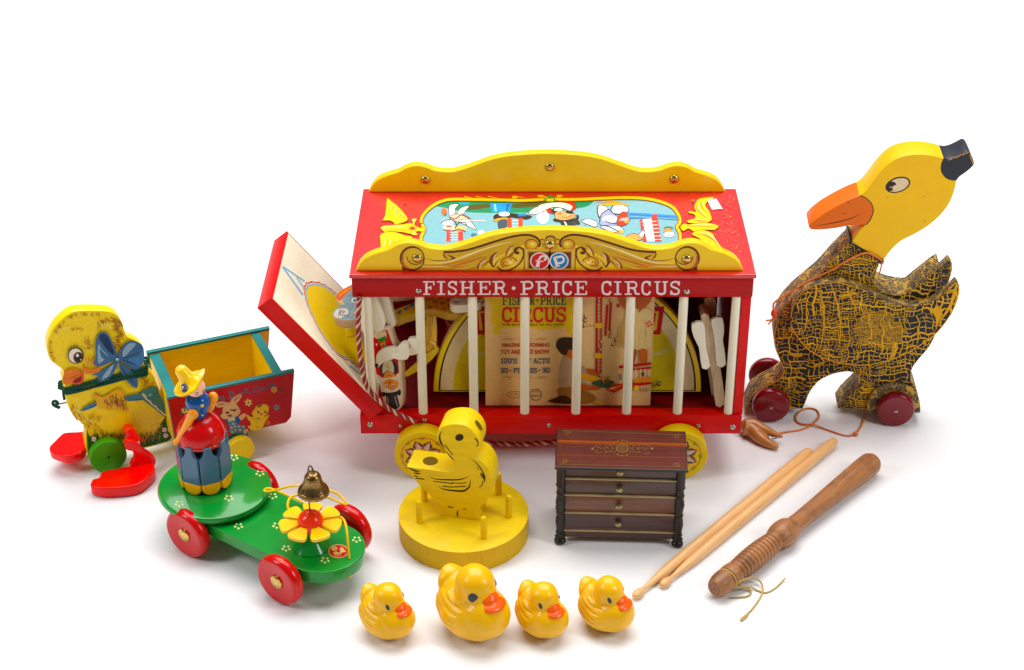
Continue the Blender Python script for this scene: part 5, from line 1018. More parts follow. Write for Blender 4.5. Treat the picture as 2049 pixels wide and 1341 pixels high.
# waist belt shade of blue-violet
hd = T0+V(-.05, -.1, 3.55)
b = MB(); b.ell(hd, (.98, .98, .95), n=36, m=20); hh = part('head', b, M['skin'], ct)
b = MB()
fd = Vector((.62, -.75, -.2)).normalized()
def onhead(ax, az, r=.985):
    d = (Matrix.Rotation(ax, 3, 'Z') @ Vector((.62, -.75, 0)).normalized()); d = Vector((d.x*math.cos(az), d.y*math.cos(az), math.sin(az))); return hd+Vector((d.x*.98, d.y*.98, d.z*.95))*r/.985, d
for ax in (-.38, .38):
    p, d = onhead(ax, -.28); b.lathe([(.09, 0), (.07, .03), (0, .05)], p, d, 10, caps=False)
    b.tube([onhead(ax-.18, -.08)[0], onhead(ax, .0)[0], onhead(ax+.18, -.06)[0]], .028, 6)
b.tube([onhead(-.12, -.62)[0], onhead(0, -.68)[0], onhead(.12, -.62)[0]], .03, 6)
part('face_paint', b, M['black'], hh)
# hat: brim tilted, cone crown
hx = Vector((-.45, -.05, .9)).normalized(); hc_ = hd+V(-.42, -.12, .62)
b = MB(); b.lathe([(0, -.22), (.95, -.22), (1.5, -.28), (1.78, -.22), (1.84, -.08), (1.78, .02), (1.5, .0), (1.15, .12), (.9, .45), (.72, .95), (.64, 1.45), (.58, 1.75), (.42, 1.98), (.2, 2.08), (0, 2.1)], hc_, hx, 48)
for i in range(len(b.v)):                                       # upturned brim at the right
    v = b.v[i]-hc_; s_ = max(0, v.dot(Vector((.9, -.1, .45)).normalized())-.95); b.v[i] = b.v[i]+Vector((-.25, 0, .8))*s_*.75
ht = part('hat', b, M['yglo'], ct)
b = MB(); fo = U(368, 775, hc_+V(0, -1.1, 0), (0, -1, 0)); fn_ = Vector((-.75, -.6, .3)).normalized(); tu = fn_.orthogonal().normalized(); tv = fn_.cross(tu)
for k in range(7): a = 2*PI*k/7; b.ell(fo+(tu*math.cos(a)+tv*math.sin(a))*.32, (.16, .16, .13), n=10, m=6)
fl_ = part('hat_flower', b, M['blue'], ht); b = MB(); b.ell(fo+fn_*.12, (.2, .2, .2), n=12, m=8); part('bead', b, M['brass'], fl_)
# arms
pz = Plane(T0+V(0, -1.25, 0), (0, -1, 0)); z3 = zoom(pz, 300, 730, 4.064)
b = MB(); b.tube(cr([z3(352, 385), z3(330, 420), z3(290, 500), z3(245, 580), z3(212, 625)], 6), .5, 16, taper=lambda t: (1.0-.5*t) if t < .8 else (.6-.05*(t-.8))); b.ell(z3(347, 395), (.56, .5, .56), n=20, m=12); b.ell(z3(210, 625), (.3, .3, .34), n=14, m=8); part('arm', b, M['oglo'], ct)
pz2 = Plane(T0+V(0, .6, 0), (0, -1, 0)); z3b = zoom(pz2, 300, 730, 4.064)
b = MB(); b.ell(z3b(512, 262), (.5, .5, .62), n=20, m=12); b.tube(cr([z3b(505, 270), z3b(500, 310), z3b(480, 350)], 4), .42, 12); part('arm', b, M['oglo'], ct)
# flower
fc0 = z4(1265, 782); fc0.z = HP
b = MB(); b.lathe([(1.75, 0), (1.75, .12), (1.45, .45), (1.0, 1.0), (.7, 1.6), (.6, 2.1)], fc0, (0, 0, 1), 40); part('flower_base', b, M['green'], ct)
fz = U(620.5, 1043, (0, fc0.y, 0), (0, -1, 0)); fc = Vector((fz.x, fc0.y, fz.z)); 
for k in range(7):
    a = 2*PI*k/7+PI/2+.02; r_ = Vector((math.cos(a), math.sin(a), 0)); t_ = Vector((-r_.y, r_.x, 0)); b = MB()
    pet = c2([(.8, .16), (1.7, .62), (2.4, .95), (2.85, .8), (3.0, 0), (2.85, -.8), (2.4, -.95), (1.7, -.62), (.8, -.16)], 4, True)
    b.prism([fc+r_*x+t_*y+V(0, 0, .1) for x, y in pet], V(0, 0, -.38), .08); part('petal', b, M['yglo'], ct)
b = MB(); b.lathe([(1.25, -.5), (1.28, 0), (1.22, .4), (1.0, .8), (.65, 1.1), (.3, 1.22), (0, 1.25)], fc, (0, 0, 1), 40); part('flower_centre', b, M['orange'], ct)
# hook and bell
pv = Plane((0, fc.y, 0), (0, -1, 0)); w0 = U(619.3, 1029, (0, fc.y, 0), (0, -1, 0)); zv = zoom(pv, 310, 900, 4.064)
b = MB(); b.tube(cr([fc+V(0, 0, 1.1), zv(1250, 400), zv(1246, 250), zv(1243, 170), zv(1252, 130), zv(1270, 135), zv(1278, 165)+V(0, .25, 0), zv(1282, 190)+V(0, .4, 0)], 6), .075, 8); part('hook', b, M['wirem'], ct)
bt = zv(1275, 205)+V(0, .4, 0); bax = (zv(1275, 205)-zv(1283, 396)); bax = Vector((bax.x, -.15, abs(bax.z))).normalized()
b = MB(); hB = 2.6; pr = [(.0, 0), (.35, -.02), (.62, -.15), (.78, -.45), (.86, -.9), (1.0, -1.35), (1.25, -1.75), (1.46, -2.05), (1.52, -2.3), (1.46, -2.38), (1.38, -2.3), (1.1, -1.8), (.85, -1.3), (.7, -.6), (0, -.25)]
b.lathe(pr, bt, bax, 40, caps=False); bl = part('bell', b, M['bell'], ct, sharp=60)
b = MB(); b.lathe([(1.36, -1.88), (1.40, -1.92), (1.40, -1.97), (1.38, -2.0)], bt, bax, 40, caps=False); part('bell_band', b, M['bell'], bl); b = MB(); b.tube([bt+bax*.2+Vector((.2*math.cos(a), 0, .2*math.sin(a))) for a in [2*PI*k/14 for k in range(14)]], .07, 6, closed=True); part('bell_ring', b, M['bell'], bl)
# yellow cord
c6 = Plane((0, fc.y+1.2, 0), (0, -1, 0)); zy = zoom(c6, 310, 900, 4.064); gz = lambda x, y, z: U(310+x/4.064, 900+y/4.064, (0, 0, z), (0, 0, 1))
pc = [gz(1575, 882, HP), gz(1568, 800, 4.8), gz(1560, 700, 5.9), gz(1545, 600, 6.6), gz(1510, 548, 6.6), gz(1440, 560, 6.0), gz(1300, 560, 5.6), gz(1150, 530, 6.0), gz(1085, 480, 6.4), gz(1078, 430, 6.8), gz(1100, 385, 7.0), gz(1170, 360, 7.0), gz(1280, 350, 7.0), gz(1390, 378, 7.0), gz(1480, 415, 6.8), gz(1550, 442, 6.6), gz(1545, 420, 6.8), gz(1490, 360, 7.3), gz(1400, 322, 7.9), gz(1300, 300, 8.4), gz(1200, 290, 8.4), gz(1100, 292, 7.8), gz(1020, 312, 7.0), gz(950, 332, 6.0), gz(900, 335, 5.4), gz(888, 322, 5.3), gz(910, 310, 5.5), gz(950, 315, 5.6), gz(1010, 340, 5.3), gz(1100, 378, 4.8), gz(1160, 405, 4.5), gz(1215, 436, 4.2), gz(1260, 470, 4.05), gz(1330, 500, 4.05)]
b = MB(); b.tube(cr(pc, 6), .12, 8); b.tube([gz(1575, 1000, 2.4), gz(1580, 1035, 2.0)], .16, 8); part('pull_string', b, M['ycord'], ct)

# ================================================================== yellow peg duck on a round base
pg = root('peg_duck', 'flat-tailed yellow wooden duck with painted black lines standing on a round pegged base', 'wooden toy', (-8.9, -11, 0), None, math.radians(-11.8))
b = MB(); b.lathe([(6.5, 0), (6.5, 2.45)], (-8.9, -11, 0), (0, 0, 1), 128, caps=False); b.f and None
b.lathe([(6.5, 2.45), (6.46, 2.47), (0, 2.471)], (-8.9, -11, 0), (0, 0, 1), 128, mat=1, caps=False)
part('round_base', b, [M['peggrain'], M['pegy']], pg)
for x, y in [(-13.24, -12.59), (-12.91, -8.99), (-6.81, -15.16), (-4.35, -11.69), (-5.43, -7.84)]:
    b = MB(); b.lathe([(.33, 2.46), (.33, 4.75), (.3, 4.9), (.2, 5.0), (0, 5.02)], (x, y, 0), (0, 0, 1), 16); part('peg', b, M['pegy'], pg)
a_ = math.radians(-11.8); qd = Vector((math.cos(a_), math.sin(a_), 0)); qn = Vector((qd.y, -qd.x, 0)); qp = Plane((-9.1, -12.06, 0), qn); zp = zoom(qp, 770, 800, 3.832)
oq = [(530, 505), (528, 475)]+c2([(505, 440), (470, 400), (430, 340), (400, 300), (395, 260), (415, 225), (455, 200), (520, 188), (590, 192), (640, 212), (685, 255), (712, 300), (722, 350), (715, 400), (690, 440), (700, 450), (745, 475), (790, 530), (815, 600), (820, 680), (800, 750), (760, 800), (715, 832), (680, 845)], 3)+[(668, 852), (706, 900), (722, 910), (716, 924), (440, 893), (432, 885), (462, 832)]+c2([(440, 822), (400, 790), (340, 730), (290, 680), (240, 630), (205, 580), (180, 540)], 2)+[(166, 512), (300, 530), (470, 554), (508, 554), (526, 540)]
b = MB(); b.prism([zp(*p) for p in oq], -qn*3.1, .05); ik = Ink(b, zp, qn, 1); K_ = (44, 38, 12)
ik.ell(570, 288, 33, 27, K_, -15); ik.line([(545, 300), (570, 312)], 6, K_)
for p, w_ in [([(438, 238), (420, 270), (422, 310), (440, 345), (470, 378)], 15), ([(460, 342), (490, 385), (520, 422)], 7), ([(466, 392), (500, 435), (535, 470)], 9), ([(682, 292), (705, 310), (718, 350)], 13), ([(700, 345), (706, 355), (715, 345)], 6), ([(170, 515), (210, 535), (240, 545), (275, 545)], 13), ([(215, 560), (245, 562), (275, 566)], 12), ([(222, 580), (250, 588)], 8), ([(235, 600), (270, 603), (300, 610)], 8), ([(330, 583), (380, 605), (460, 612), (560, 612), (610, 600), (648, 586)], 10),
             ([(372, 624), (440, 632), (520, 642)], 7), ([(510, 634), (570, 640), (625, 634)], 6), ([(440, 662), (520, 668), (620, 662)], 7), ([(406, 660), (440, 682), (520, 695), (600, 698), (640, 672), (652, 640), (652, 608)], 14), ([(656, 448), (700, 485), (735, 530), (760, 575), (774, 620)], 9), ([(700, 515), (722, 537)], 5), ([(735, 555), (755, 590), (765, 635)], 15), ([(730, 565), (745, 600)], 6), ([(748, 620), (745, 650), (722, 670)], 7), ([(478, 818), (520, 825)], 8), ([(597, 838), (622, 838)], 6), ([(560, 840), (552, 870), (560, 902)], 11)]:
    ik.line(p, w_, K_, sm=4, tp=1 if w_ > 8 else 0)
part('duck', b, [M['pegy'], M['printm']], pg)
l1 = zp(200, 517); l2 = zp(470, 554); ldx = (l2-l1).normalized(); ldn = ldx.cross(-qn).normalized(); ldn = ldn if ldn.z > 0 else -ldn
b = MB(); c_ = U(770+347/3.832, 800+468/3.832, l1+ldn*.012, ldn); hl_ = ldx; b.add([c_+ldx*(.76*math.cos(2*PI*k/28))-qn*(.76*math.sin(2*PI*k/28)) for k in range(28)], [list(range(28))], 0, None, False)
part('peg_hole', b, paint('drilled_hole', (112, 92, 30), .8, 0, .3), pg)
h1 = zp(655, 224); h2 = zp(712, 300); hd_ = (h2-h1).normalized(); hn_ = (-qn).cross(hd_).normalized(); hn_ = hn_ if hn_.dot(qd) > 0 else -hn_
b = MB(); hs = zp(690, 262)-qn*1.5+hn_*.07; b.add([hs+hd_*(.62*math.sin(2*PI*k/20))-qn*(.34*math.cos(2*PI*k/20)) for k in range(20)], [list(range(20))], 0, None, False); part('side_hole', b, paint('drilled_hole_side', (110, 86, 30), .8, 0, .3), pg)

# ================================================================== miniature chest of drawers
cs_ = root('miniature_chest', 'miniature dark wood chest of drawers with gold inlaid red-brown top', 'toy furniture', (6.5, -10, 0), None, math.radians(-2.4))
ya = math.radians(-2.4); xu = Vector((math.cos(ya), math.sin(ya), 0)); xv = Vector((-xu.y, xu.x, 0)); O = Vector((.11, -13.33, 0)); WC = 12.9; DC = 6.8
# find depth from photo
def cq(s, w_, z): return O+xu*s+xv*w_+Vector((0, 0, z))
b = MB(); b.box(cq(0, 0, 9.28), xu*WC, xv*DC, V(0, 0, .32), .08, 0)
ztp = zoom(Plane((0, 0, 9.6), (0, 0, 1)), 1090, 830, 4.623); ik = Ink(b, ztp, (0, 0, 1), 1)
ik.f = lambda s, w_: cq(s, w_, 9.6); ik.fill([(.12, .1), (WC-.12, .1), (WC-.12, DC-.1), (.12, DC-.1)], (92, 44, 38)); ik.f = ztp
for y0, y1, h_, c in [(232, 268, 32, (128, 62, 34)), (236, 272, 12, (156, 80, 40)), (368, 400, 6, (136, 66, 38)), (300, 330, 20, (84, 42, 40)), (420, 450, 14, (100, 50, 40)), (200, 236, 10, (102, 50, 42)), (160, 196, 16, (90, 46, 46)), (450, 482, 12, (86, 42, 40))]:
    xl = 132-(y0-132)*.098; ik.fill([(xl, y0), (720, (y0+y1)/2+3), (1304, y1), (1306, y1+h_), (700, (y0+y1)/2+h_), (xl-2, y0+h_)], c)
for k in range(46): y = random.uniform(140, 470); x = random.uniform(150, 1200); ik.line([(x, y), (x+random.uniform(60, 160), y+5)], 3, random.choice([(84, 26, 26), (132, 48, 30), (70, 22, 22)]), tp=1)
GI = (138, 108, 62); ik.line([(160, 150), (1284, 192), (1284, 490), (136, 460)], 3, GI, True)
for cx, cy, sx, sy in [(190, 165, 1, 1), (1240, 205, -1, 1), (1240, 470, -1, -1), (165, 435, 1, -1)]:
    for p in ([(0, 0), (20, -14), (40, -4), (30, 10)], [(0, 0), (6, 18), (24, 24)], [(10, 4), (34, 12), (56, 4)], [(-14, -10), (0, -18), (14, -14)]): ik.line([(cx+x*sx, cy+y*sy) for x, y in p], 4, GI, sm=3)
cx, cy = 715, 316
for k in range(18): a = 2*PI*k/18; ik.ell(cx+52*math.cos(a), cy+33*math.sin(a), 11, 5, GI, math.degrees(math.atan2(33*math.sin(a), 52*math.cos(a))), 8)
for k in range(12): a = 2*PI*k/12; ik.ell(cx+22*math.cos(a), cy+15*math.sin(a), 5, 4, GI, n=6); ik.ell(cx+84*math.cos(a), cy+66*math.sin(a), 9, 5, GI, n=6)
ik.ell(cx, cy, 8, 6, GI, n=8)
for s_ in (-1, 1):
    for p in ([(85, 0), (120, -28), (160, -30), (150, -5), (130, -8)], [(85, 8), (120, 36), (160, 34), (150, 12)], [(130, 0), (200, 6), (240, -4)], [(190, -30), (230, -40), (250, -20), (220, -12)], [(190, 40), (230, 52), (250, 30), (220, 20)], [(250, 0), (280, 8)], [(60, -60), (0, -74), (-60, -60)], [(60, 62), (0, 76), (-60, 62)]):
        ik.line([(cx+x*s_, cy+y+x*s_*.03) for x, y in p], 3.4, GI, sm=3)
    for k in range(12): ik.ell(cx+s_*random.uniform(95, 240), cy+random.uniform(-45, 50), 6, 4, GI, random.uniform(0, 180), 6)
    ik.fill([(cx+s_*262, cy+4), (cx+s_*276, cy-8), (cx+s_*292, cy+8), (cx+s_*276, cy+22)], GI)
clip(b, lambda p: True)
part('top', b, [M['ebony'], M['print']], cs_)
b = MB(); b.box(cq(1.0, .75, .8), xu*(WC-2.0), xv*(DC-1.3), V(0, 0, 8.45), .03); part('carcass', b, M['dwood'], cs_)
b = MB(); b.box(cq(1.0, .60, .75), xu*(WC-2.0), xv*.16, V(0, 0, 1.2), .03); part('plinth', b, M['dwood'], cs_)
# drawer rows from the photo's strip lines
fpz = Plane(cq(0, .6, 0), -xv)
zrow = [fpz(1090+700/4.623, 830+y/4.623).z for y in (600, 752, 915, 1078)]
zs_ = [9.2]+zrow
for i in range(4):
    zt, zb_ = zs_[i]-.12, zs_[i+1]+.1
    b = MB(); b.box(cq(1.08, .62 if i else .95, zb_), xu*(WC-2.16), xv*.3, V(0, 0, zt-zb_), .04)
    if i in (1, 3):
        ik = Ink(b, lambda s, z: cq(s, .62, z), -xv, 1); ik.line([(1.3, zb_+.18), (WC-1.3, zb_+.18), (WC-1.3, zt-.16), (1.3, zt-.16)], .05, (100, 78, 44), True)
    dr = part('drawer', b, [wood('drawer_front_wood_%s' % 'abcd'[i], [(70, 34, 24), (58, 32, 28), (96, 54, 34), (54, 28, 28)][i], [(92, 50, 36), (78, 48, 38), (124, 74, 46), (78, 44, 40)][i], (.15, 2, 2.5), rough=.38, coat=.25), M['printm']], cs_)
    b = MB(); o = cq(WC/2-.1, .62 if i else .95, (zt+zb_)/2+(.05 if i else .18)); b.lathe([(.12, -.02), (.12, .25), (.26, .3), (.34, .42), (.32, .55), (.18, .64), (0, .66)], o, -xv, 16, caps=False); part('knob', b, M['bell'] if 0 else metal('knob_brass_%d' % i, (170, 160, 120), .35, (90, 84, 60)), dr)
for z in zrow:
    b = MB(); b.box(cq(1.0, .42, z-.06), xu*(WC-2.0), xv*.3, V(0, 0, .11), .02); part('inlay_strip', b, M['inlay'], cs_)
prof = [(.0, 0), (.4, .02), (.52, .18), (.54, .36), (.46, .55), (.36, .62), (.44, .72), (.48, .86), (.4, 1.0), (.36, 1.3), (.42, 1.42), (.34, 1.55), (.36, 1.9), (.44, 2.6), (.4, 3.2), (.34, 3.6), (.42, 3.8), (.34, 3.98), (.38, 4.4), (.46, 5.0), (.4, 5.6), (.34, 5.95), (.43, 6.15), (.36, 6.35), (.34, 6.9), (.46, 7.1), (.4, 7.3), (.42, 9.28)]
for s_, w_ in ((.62, .62), (WC-.62, .62), (.62, DC-.62), (WC-.62, DC-.62)):
    b = MB(); b.lathe([(r*1.12, h) for r, h in prof], cq(s_, w_, 0), (0, 0, 1), 24, caps=False); part('leg', b, M['ebony'], cs_)

# ================================================================== ducklings
def remesh(mb, vox, smooth, name='tmp'):
    me = bpy.data.meshes.new(name); me.from_pydata([v for v in mb.v], [], mb.f); o = bpy.data.objects.new(name, me); col.objects.link(o)
    r = o.modifiers.new('r', 'REMESH'); r.mode = 'VOXEL'; r.voxel_size = vox
    s_ = o.modifiers.new('s', 'SMOOTH'); s_.iterations = smooth; s_.factor = .5
    dg = bpy.context.evaluated_depsgraph_get(); ev = o.evaluated_get(dg).to_mesh(); out = MB(); out.v = [v.co.copy() for v in ev.vertices]
    for p in ev.polygons: out.f.append(list(p.vertices)); out.m.append(0); out.c.append((1, 1, 1)); out.sm.append(True)
    nr = [v.normal.copy() for v in ev.vertices]; o.evaluated_get(dg).to_mesh_clear(); bpy.data.objects.remove(o); bpy.data.meshes.remove(me); return out, nr
def euler3(x, y, z): return (Matrix.Rotation(math.radians(z), 3, 'Z') @ Matrix.Rotation(math.radians(y), 3, 'Y') @ Matrix.Rotation(math.radians(x), 3, 'X'))
I3 = Matrix.Identity(3)
def duckling(label, x, y, yaw, sc_, head=(0, 0), eye='oval', seed=0):
    rt = root('duckling', label, 'toy duck', (x, y, 0), 'yellow painted ducklings in a row', math.radians(yaw))
    Mz = Matrix.Rotation(math.radians(yaw), 3, 'Z'); O = Vector((x, y, 0)); rnd = random.Random(seed)
    hy = math.radians(head[0]); Hm = Matrix.Rotation(hy, 3, 'Z'); hp_ = Vector((.4, 0, 3.98))
    b = MB()
    b.ell((.2, 0, 1.7), (2.6, 2.2, 1.7)); b.ell((1.15, 0, 2.0), (1.85, 1.8, 1.7)); b.ell((-1.1, 0, 2.0), (1.4, 1.5, 1.5)); b.ell((.4, 0, 3.0), (1.35, 1.3, 1.3))
    b.ell(hp_, (1.36, 1.3, 1.3)); b.ell(hp_+Hm @ Vector((.4, 0, -.4)), (1.15, 1.15, .95))
    b.ell((-1.75, 0, 2.75), (.75, 1.15, 1.25), euler3(0, -24, 0)); b.ell((-2.1, 0, 3.3), (.42, .8, .72), euler3(0, -28, 0)); b.ell((-1.0, 0, 2.5), (1.4, 1.45, 1.2), euler3(0, 16, 0))
    for s_ in (-1, 1): b.ell((-.5, s_*1.5, 2.1), (1.6, .42, 1.15), euler3(s_*14, 16, s_*12))
    mb, nr = remesh(b, .09, 7)
    for i, v in enumerate(mb.v):                                 # wing feather grooves and the flat foot of the casting
        if abs(v.y) > 1.0 and v.x < 1.0 and 1.3 < v.z < 3.7:
            for k in range(4):
                z0 = 1.75+.42*k; q = (v.z-z0-.10*(v.x+.6)**2+.22*(v.x+.6)); e_ = math.exp(-(q/.07)**2)*max(0, min(1, (abs(v.y)-1.0)/.4))*max(0, min(1, (.9-v.x)/.4)); mb.v[i] = mb.v[i]-nr[i]*.09*e_
        if mb.v[i].z < .12: mb.v[i].z = .12*(mb.v[i].z/.12 if mb.v[i].z > 0 else 0)
        dd = Vector((v.x+.1*math.sin(v.z*3+seed), v.y, v.z)); mb.v[i] = mb.v[i]+nr[i]*(.035*math.sin(v.x*3.1+seed)*math.sin(v.y*2.7+seed*2)*math.sin(v.z*2.3))
    xf = lambda v: O+Mz @ (v*sc_)
    mb.v = [xf(v) for v in mb.v]; bd_ = part('body', mb, M['duck'], rt, sharp=180)
    b = MB(); bo = hp_+Hm @ Vector((1.26, 0, -.6))
    b.ell(bo+Hm @ Vector((.05, 0, .12)), (.62, .72, .42), Hm @ euler3(0, 30, 0)); b.ell(bo+Hm @ Vector((.55, 0, -.12)), (.55, .88, .2), Hm @ euler3(0, 20, 0)); b.ell(bo+Hm @ Vector((.38, 0, -.34)), (.48, .7, .16), Hm @ euler3(0, 30, 0)); b.ell(bo+Hm @ Vector((.0, 0, .22)), (.5, .5, .4), Hm @ euler3(0, 20, 0))
    for s_ in (-1, 1): b.ell(bo+Hm @ Vector((-.1, s_*.55, -.1)), (.42, .3, .2), Hm @ euler3(0, 10, 0))
    mb, nr = remesh(b, .06, 3); mb.v = [xf(v) for v in mb.v]; part('bill', mb, M['bill'], rt, sharp=180)
    for s_ in (-1, 1):
        d = Hm @ Vector((.60, s_*.78, .02)).normalized(); t1 = Vector((0, 0, 1)); n_ = d; c_ = hp_+Vector((d.x*1.37, d.y*1.31, -.12))+Hm @ Vector((.02, 0, 0))
        t2 = n_.cross(t1).normalized(); b = MB()
        ry, rz = (.33, .36) if eye == 'round' else (.17, .34)
        vs = [c_+n_*.1]; fs = []
        for k in range(20): a = 2*PI*k/20; vs.append(c_+t2*(ry*math.cos(a)+.1*math.sin(a)*(0 if eye == 'round' else -s_))+t1*rz*math.sin(a)-n_*.02)
        for k in range(20): fs.append([0, 1+k, 1+(k+1) % 20])
        b.add([xf(v) for v in vs], fs); part('eye', b, M['eye'], rt, sharp=180)
    return rt
def gp_(px, py): return U(px, py, (0, 0, 0), (0, 0, 1))
duckling('small duckling at the left end of the row, right beside the green wheeled toy', -15.75, -26.1, -43, 1.06, (6, 0), seed=1)
duckling('largest duckling, in front of the round pegged base, with round dark eyes', -7.8, -25.8, -48, 1.42, (4, 0), 'round', seed=2)
duckling('small duckling between the largest one and the one touching the drumsticks', -1.35, -25.85, -54, 1.05, (2, 0), seed=3)
duckling('small duckling at the right end of the row, against the drumstick tip', 4.6, -25.1, -42, 1.06, (4, 0), seed=4)

# ================================================================== big crackled duck on wheels
ga = math.radians(-3.1); gd = Vector((math.cos(ga), math.sin(ga), 0)); gn_ = Vector((gd.y, -gd.x, 0)); gb = -gn_
bd0 = Vector((24.6, 8.62, 0))
bdk = root('crackled_duck', 'tall wooden duck pull toy with yellow head, crackled black body and maroon wheels', 'pull toy', (24.6, 11, 0), None, ga)
dp = Plane(bd0+gb*1.6, gn_); z7_ = zoom(dp, 1470, 480, 3.048); zh = zoom(dp, 1590, 260, 4.471)
TH = 3.3
def t7(pts): return [z7_(*p) for p in pts]
# body silhouette (near face), from neck top round the breast, legs, rump and tail
bo_ = c2([(700, 25), (600, 125), (520, 215), (430, 290), (350, 360), (290, 430), (258, 500), (240, 580), (245, 660), (275, 740), (298, 800), (285, 840), (230, 880), (150, 920), (100, 960), (80, 1000)], 4)+[(62, 1036), (412, 1036)]+c2([(430, 1000), (455, 940), (500, 880), (560, 840), (640, 815), (710, 812), (750, 835), (760, 870), (740, 910), (700, 950), (660, 990)], 4)+[(628, 1036), (800, 1036), (810, 1060), (1130, 1060)]+c2([(1128, 990), (1105, 910), (1078, 860), (1080, 800), (1120, 740), (1180, 670), (1215, 610), (1235, 560)], 4)+c2([(1240, 480), (1235, 400), (1230, 320), (1245, 240), (1258, 178)], 4)+c2([(1220, 200), (1130, 270), (1070, 318), (1010, 342), (940, 335), (880, 310), (855, 270), (860, 220), (885, 150)], 4)+[(890, 130)]
b = MB(); b.prism([z7_(*p) for p in bo_], gb*TH, .1, mat=0, side=1, seg=2)
OC2 = [(224, 174, 24), (214, 162, 16), (232, 184, 40)]
ik = Ink(b, z7_, gn_, 2)
nz = lambda x, y, s: .5+.25*math.sin(x*.011+s)+.25*math.sin(y*.013+x*.005+s*1.7)
shr = lambda P, cx, cy, k: [(x+(cx-x)*k, y+(cy-y)*k) for x, y in P]
craze(ik, bo_, lambda x, y: (15+10*nz(x, y, 1)) if y < 330 and x > 480 and x < 900 else (24+26*nz(x, y, 2)) if y < 900 else (17+14*nz(x, y, 3)), 3, OC2)
bodyp = part('body', b, [M['charcoal'], M['crackedge'], M['printm']], bdk)
# painted ochre line inside the outline is worn through to the ground coat
OCH = (214, 160, 22)
b = bodyp and MB(); ik = Ink(b, z7_, gn_, 0, lift=.012)
ik.line([(x+(640-x)*.012, y+(560-y)*.008) for x, y in bo_[24:62]], 5, OCH); part('worn_edge', b, M['printm'], bdk)
b = MB(); b.prism([z7_(*p) for p in [(697, 28), (705, 2), (735, 20), (808, 80), (912, 135), (893, 152), (800, 108), (725, 60)]], gb*(TH+.02), .03); part('collar', b, M['black'], bdk)
# head
ho = c2([(585, 598), (640, 555), (700, 480), (760, 400), (830, 325), (900, 275), (980, 245), (1080, 230), (1180, 232), (1260, 245), (1338, 265)], 4)
ho2 = c2([(1452, 465), (1430, 560), (1380, 680), (1290, 790), (1180, 880), (1060, 950), (960, 1000), (880, 1070), (830, 1130), (802, 1172)], 4)+[(505, 1018)]+c2([(540, 970), (575, 920), (600, 888), (640, 858)], 3)
hb2 = c2([(640, 858), (680, 810), (705, 740), (695, 680), (660, 635), (620, 608), (585, 598)], 4)
headp = [(x, y) for x, y in ho]+[(x, y) for x, y in c2([(1338, 265), (1315, 320), (1315, 380), (1345, 430), (1390, 458), (1452, 465)], 4)][1:]+ho2[1:]+hb2[1:-1]
b = MB(); b.prism([zh(*p) for p in headp], gb*TH, .08); ik = Ink(b, zh, gn_, 1)
ik.ell(927, 500, 115, 68, (34, 28, 24), -18, 30); ik.ell(927, 501, 101, 56, (228, 206, 172), -18, 30); ik.ell(868, 512, 48, 42, (40, 34, 36), -20, 20); ik.fill([(880, 516), (912, 500), (926, 520), (905, 548), (880, 540)], (228, 206, 172), 2); ik.ell(862, 520, 9, 8, (206, 160, 90), n=8)
ik.line([(585, 598), (620, 606), (664, 636), (697, 680), (706, 740), (680, 808), (645, 856)], 7, (50, 34, 20), sm=4)
for k in range(10): x, y = random.uniform(900, 1300), random.uniform(400, 1000); ik.line([(x, y), (x+14, y-10)], 4, (150, 100, 14), tp=1)
ik.line([(1160, 600), (1170, 608)], 6, (130, 90, 20)); ik.line([(1165, 815), (1172, 830)], 6, (120, 80, 20)); ik.line([(825, 614), (845, 606)], 5, (170, 120, 20))
hdp = part('head', b, [M['duckhead'], M['print']], bdk)
bk_ = c2([(130, 880), (170, 830), (260, 760), (380, 690), (500, 630), (585, 598)], 4)+[p for p in hb2[::-1]][1:]+c2([(640, 858), (560, 862), (480, 868), (380, 886), (280, 898), (190, 902), (150, 898)], 4)[1:]
b = MB(); b.prism([zh(*p) for p in bk_], gb*TH, .08); ik = Ink(b, zh, gn_, 1)
ik.line([(180, 866), (260, 856), (380, 832), (480, 808), (550, 780), (600, 750)], 9, (60, 30, 16), sm=4, tp=1); ik.line([(420, 750), (445, 757), (475, 750)], 5, (60, 30, 16), sm=3, tp=1); ik.ell(482, 658, 7, 6, (80, 36, 16)); ik.ell(306, 768, 6, 8, (190, 80, 20))
part('beak', b, [M['beak'], M['print']], bdk)
cr_ = [(1338, 265), (1380, 272), (1430, 262), (1490, 235), (1550, 208), (1585, 240), (1610, 310), (1590, 345), (1530, 395), (1480, 430), (1452, 465)]
b = MB(); b.prism([zh(*p) for p in c2(cr_, 3)+[(x, y) for x, y in c2([(1452, 465), (1390, 458), (1345, 430), (1315, 380), (1315, 320), (1338, 265)], 4)][1:-1]], gb*TH, .08)
ik = Ink(b, zh, gn_, 1)
for k in range(16): t = k/15; x = 1380+t*175+random.uniform(-6, 6); y = 274-t*62+random.uniform(-3, 6); ik.ell(x, y, random.uniform(4, 12), 4, (214, 160, 30), -20, 7)
for k in range(10): t = k/9; ik.ell(1572+t*28, 235+t*80, 4, 8, (214, 150, 30), 0, 6)
part('crest_tuft', b, [paint('charcoal_paint', (46, 48, 56), .45, .1, .15), M['print']], bdk)
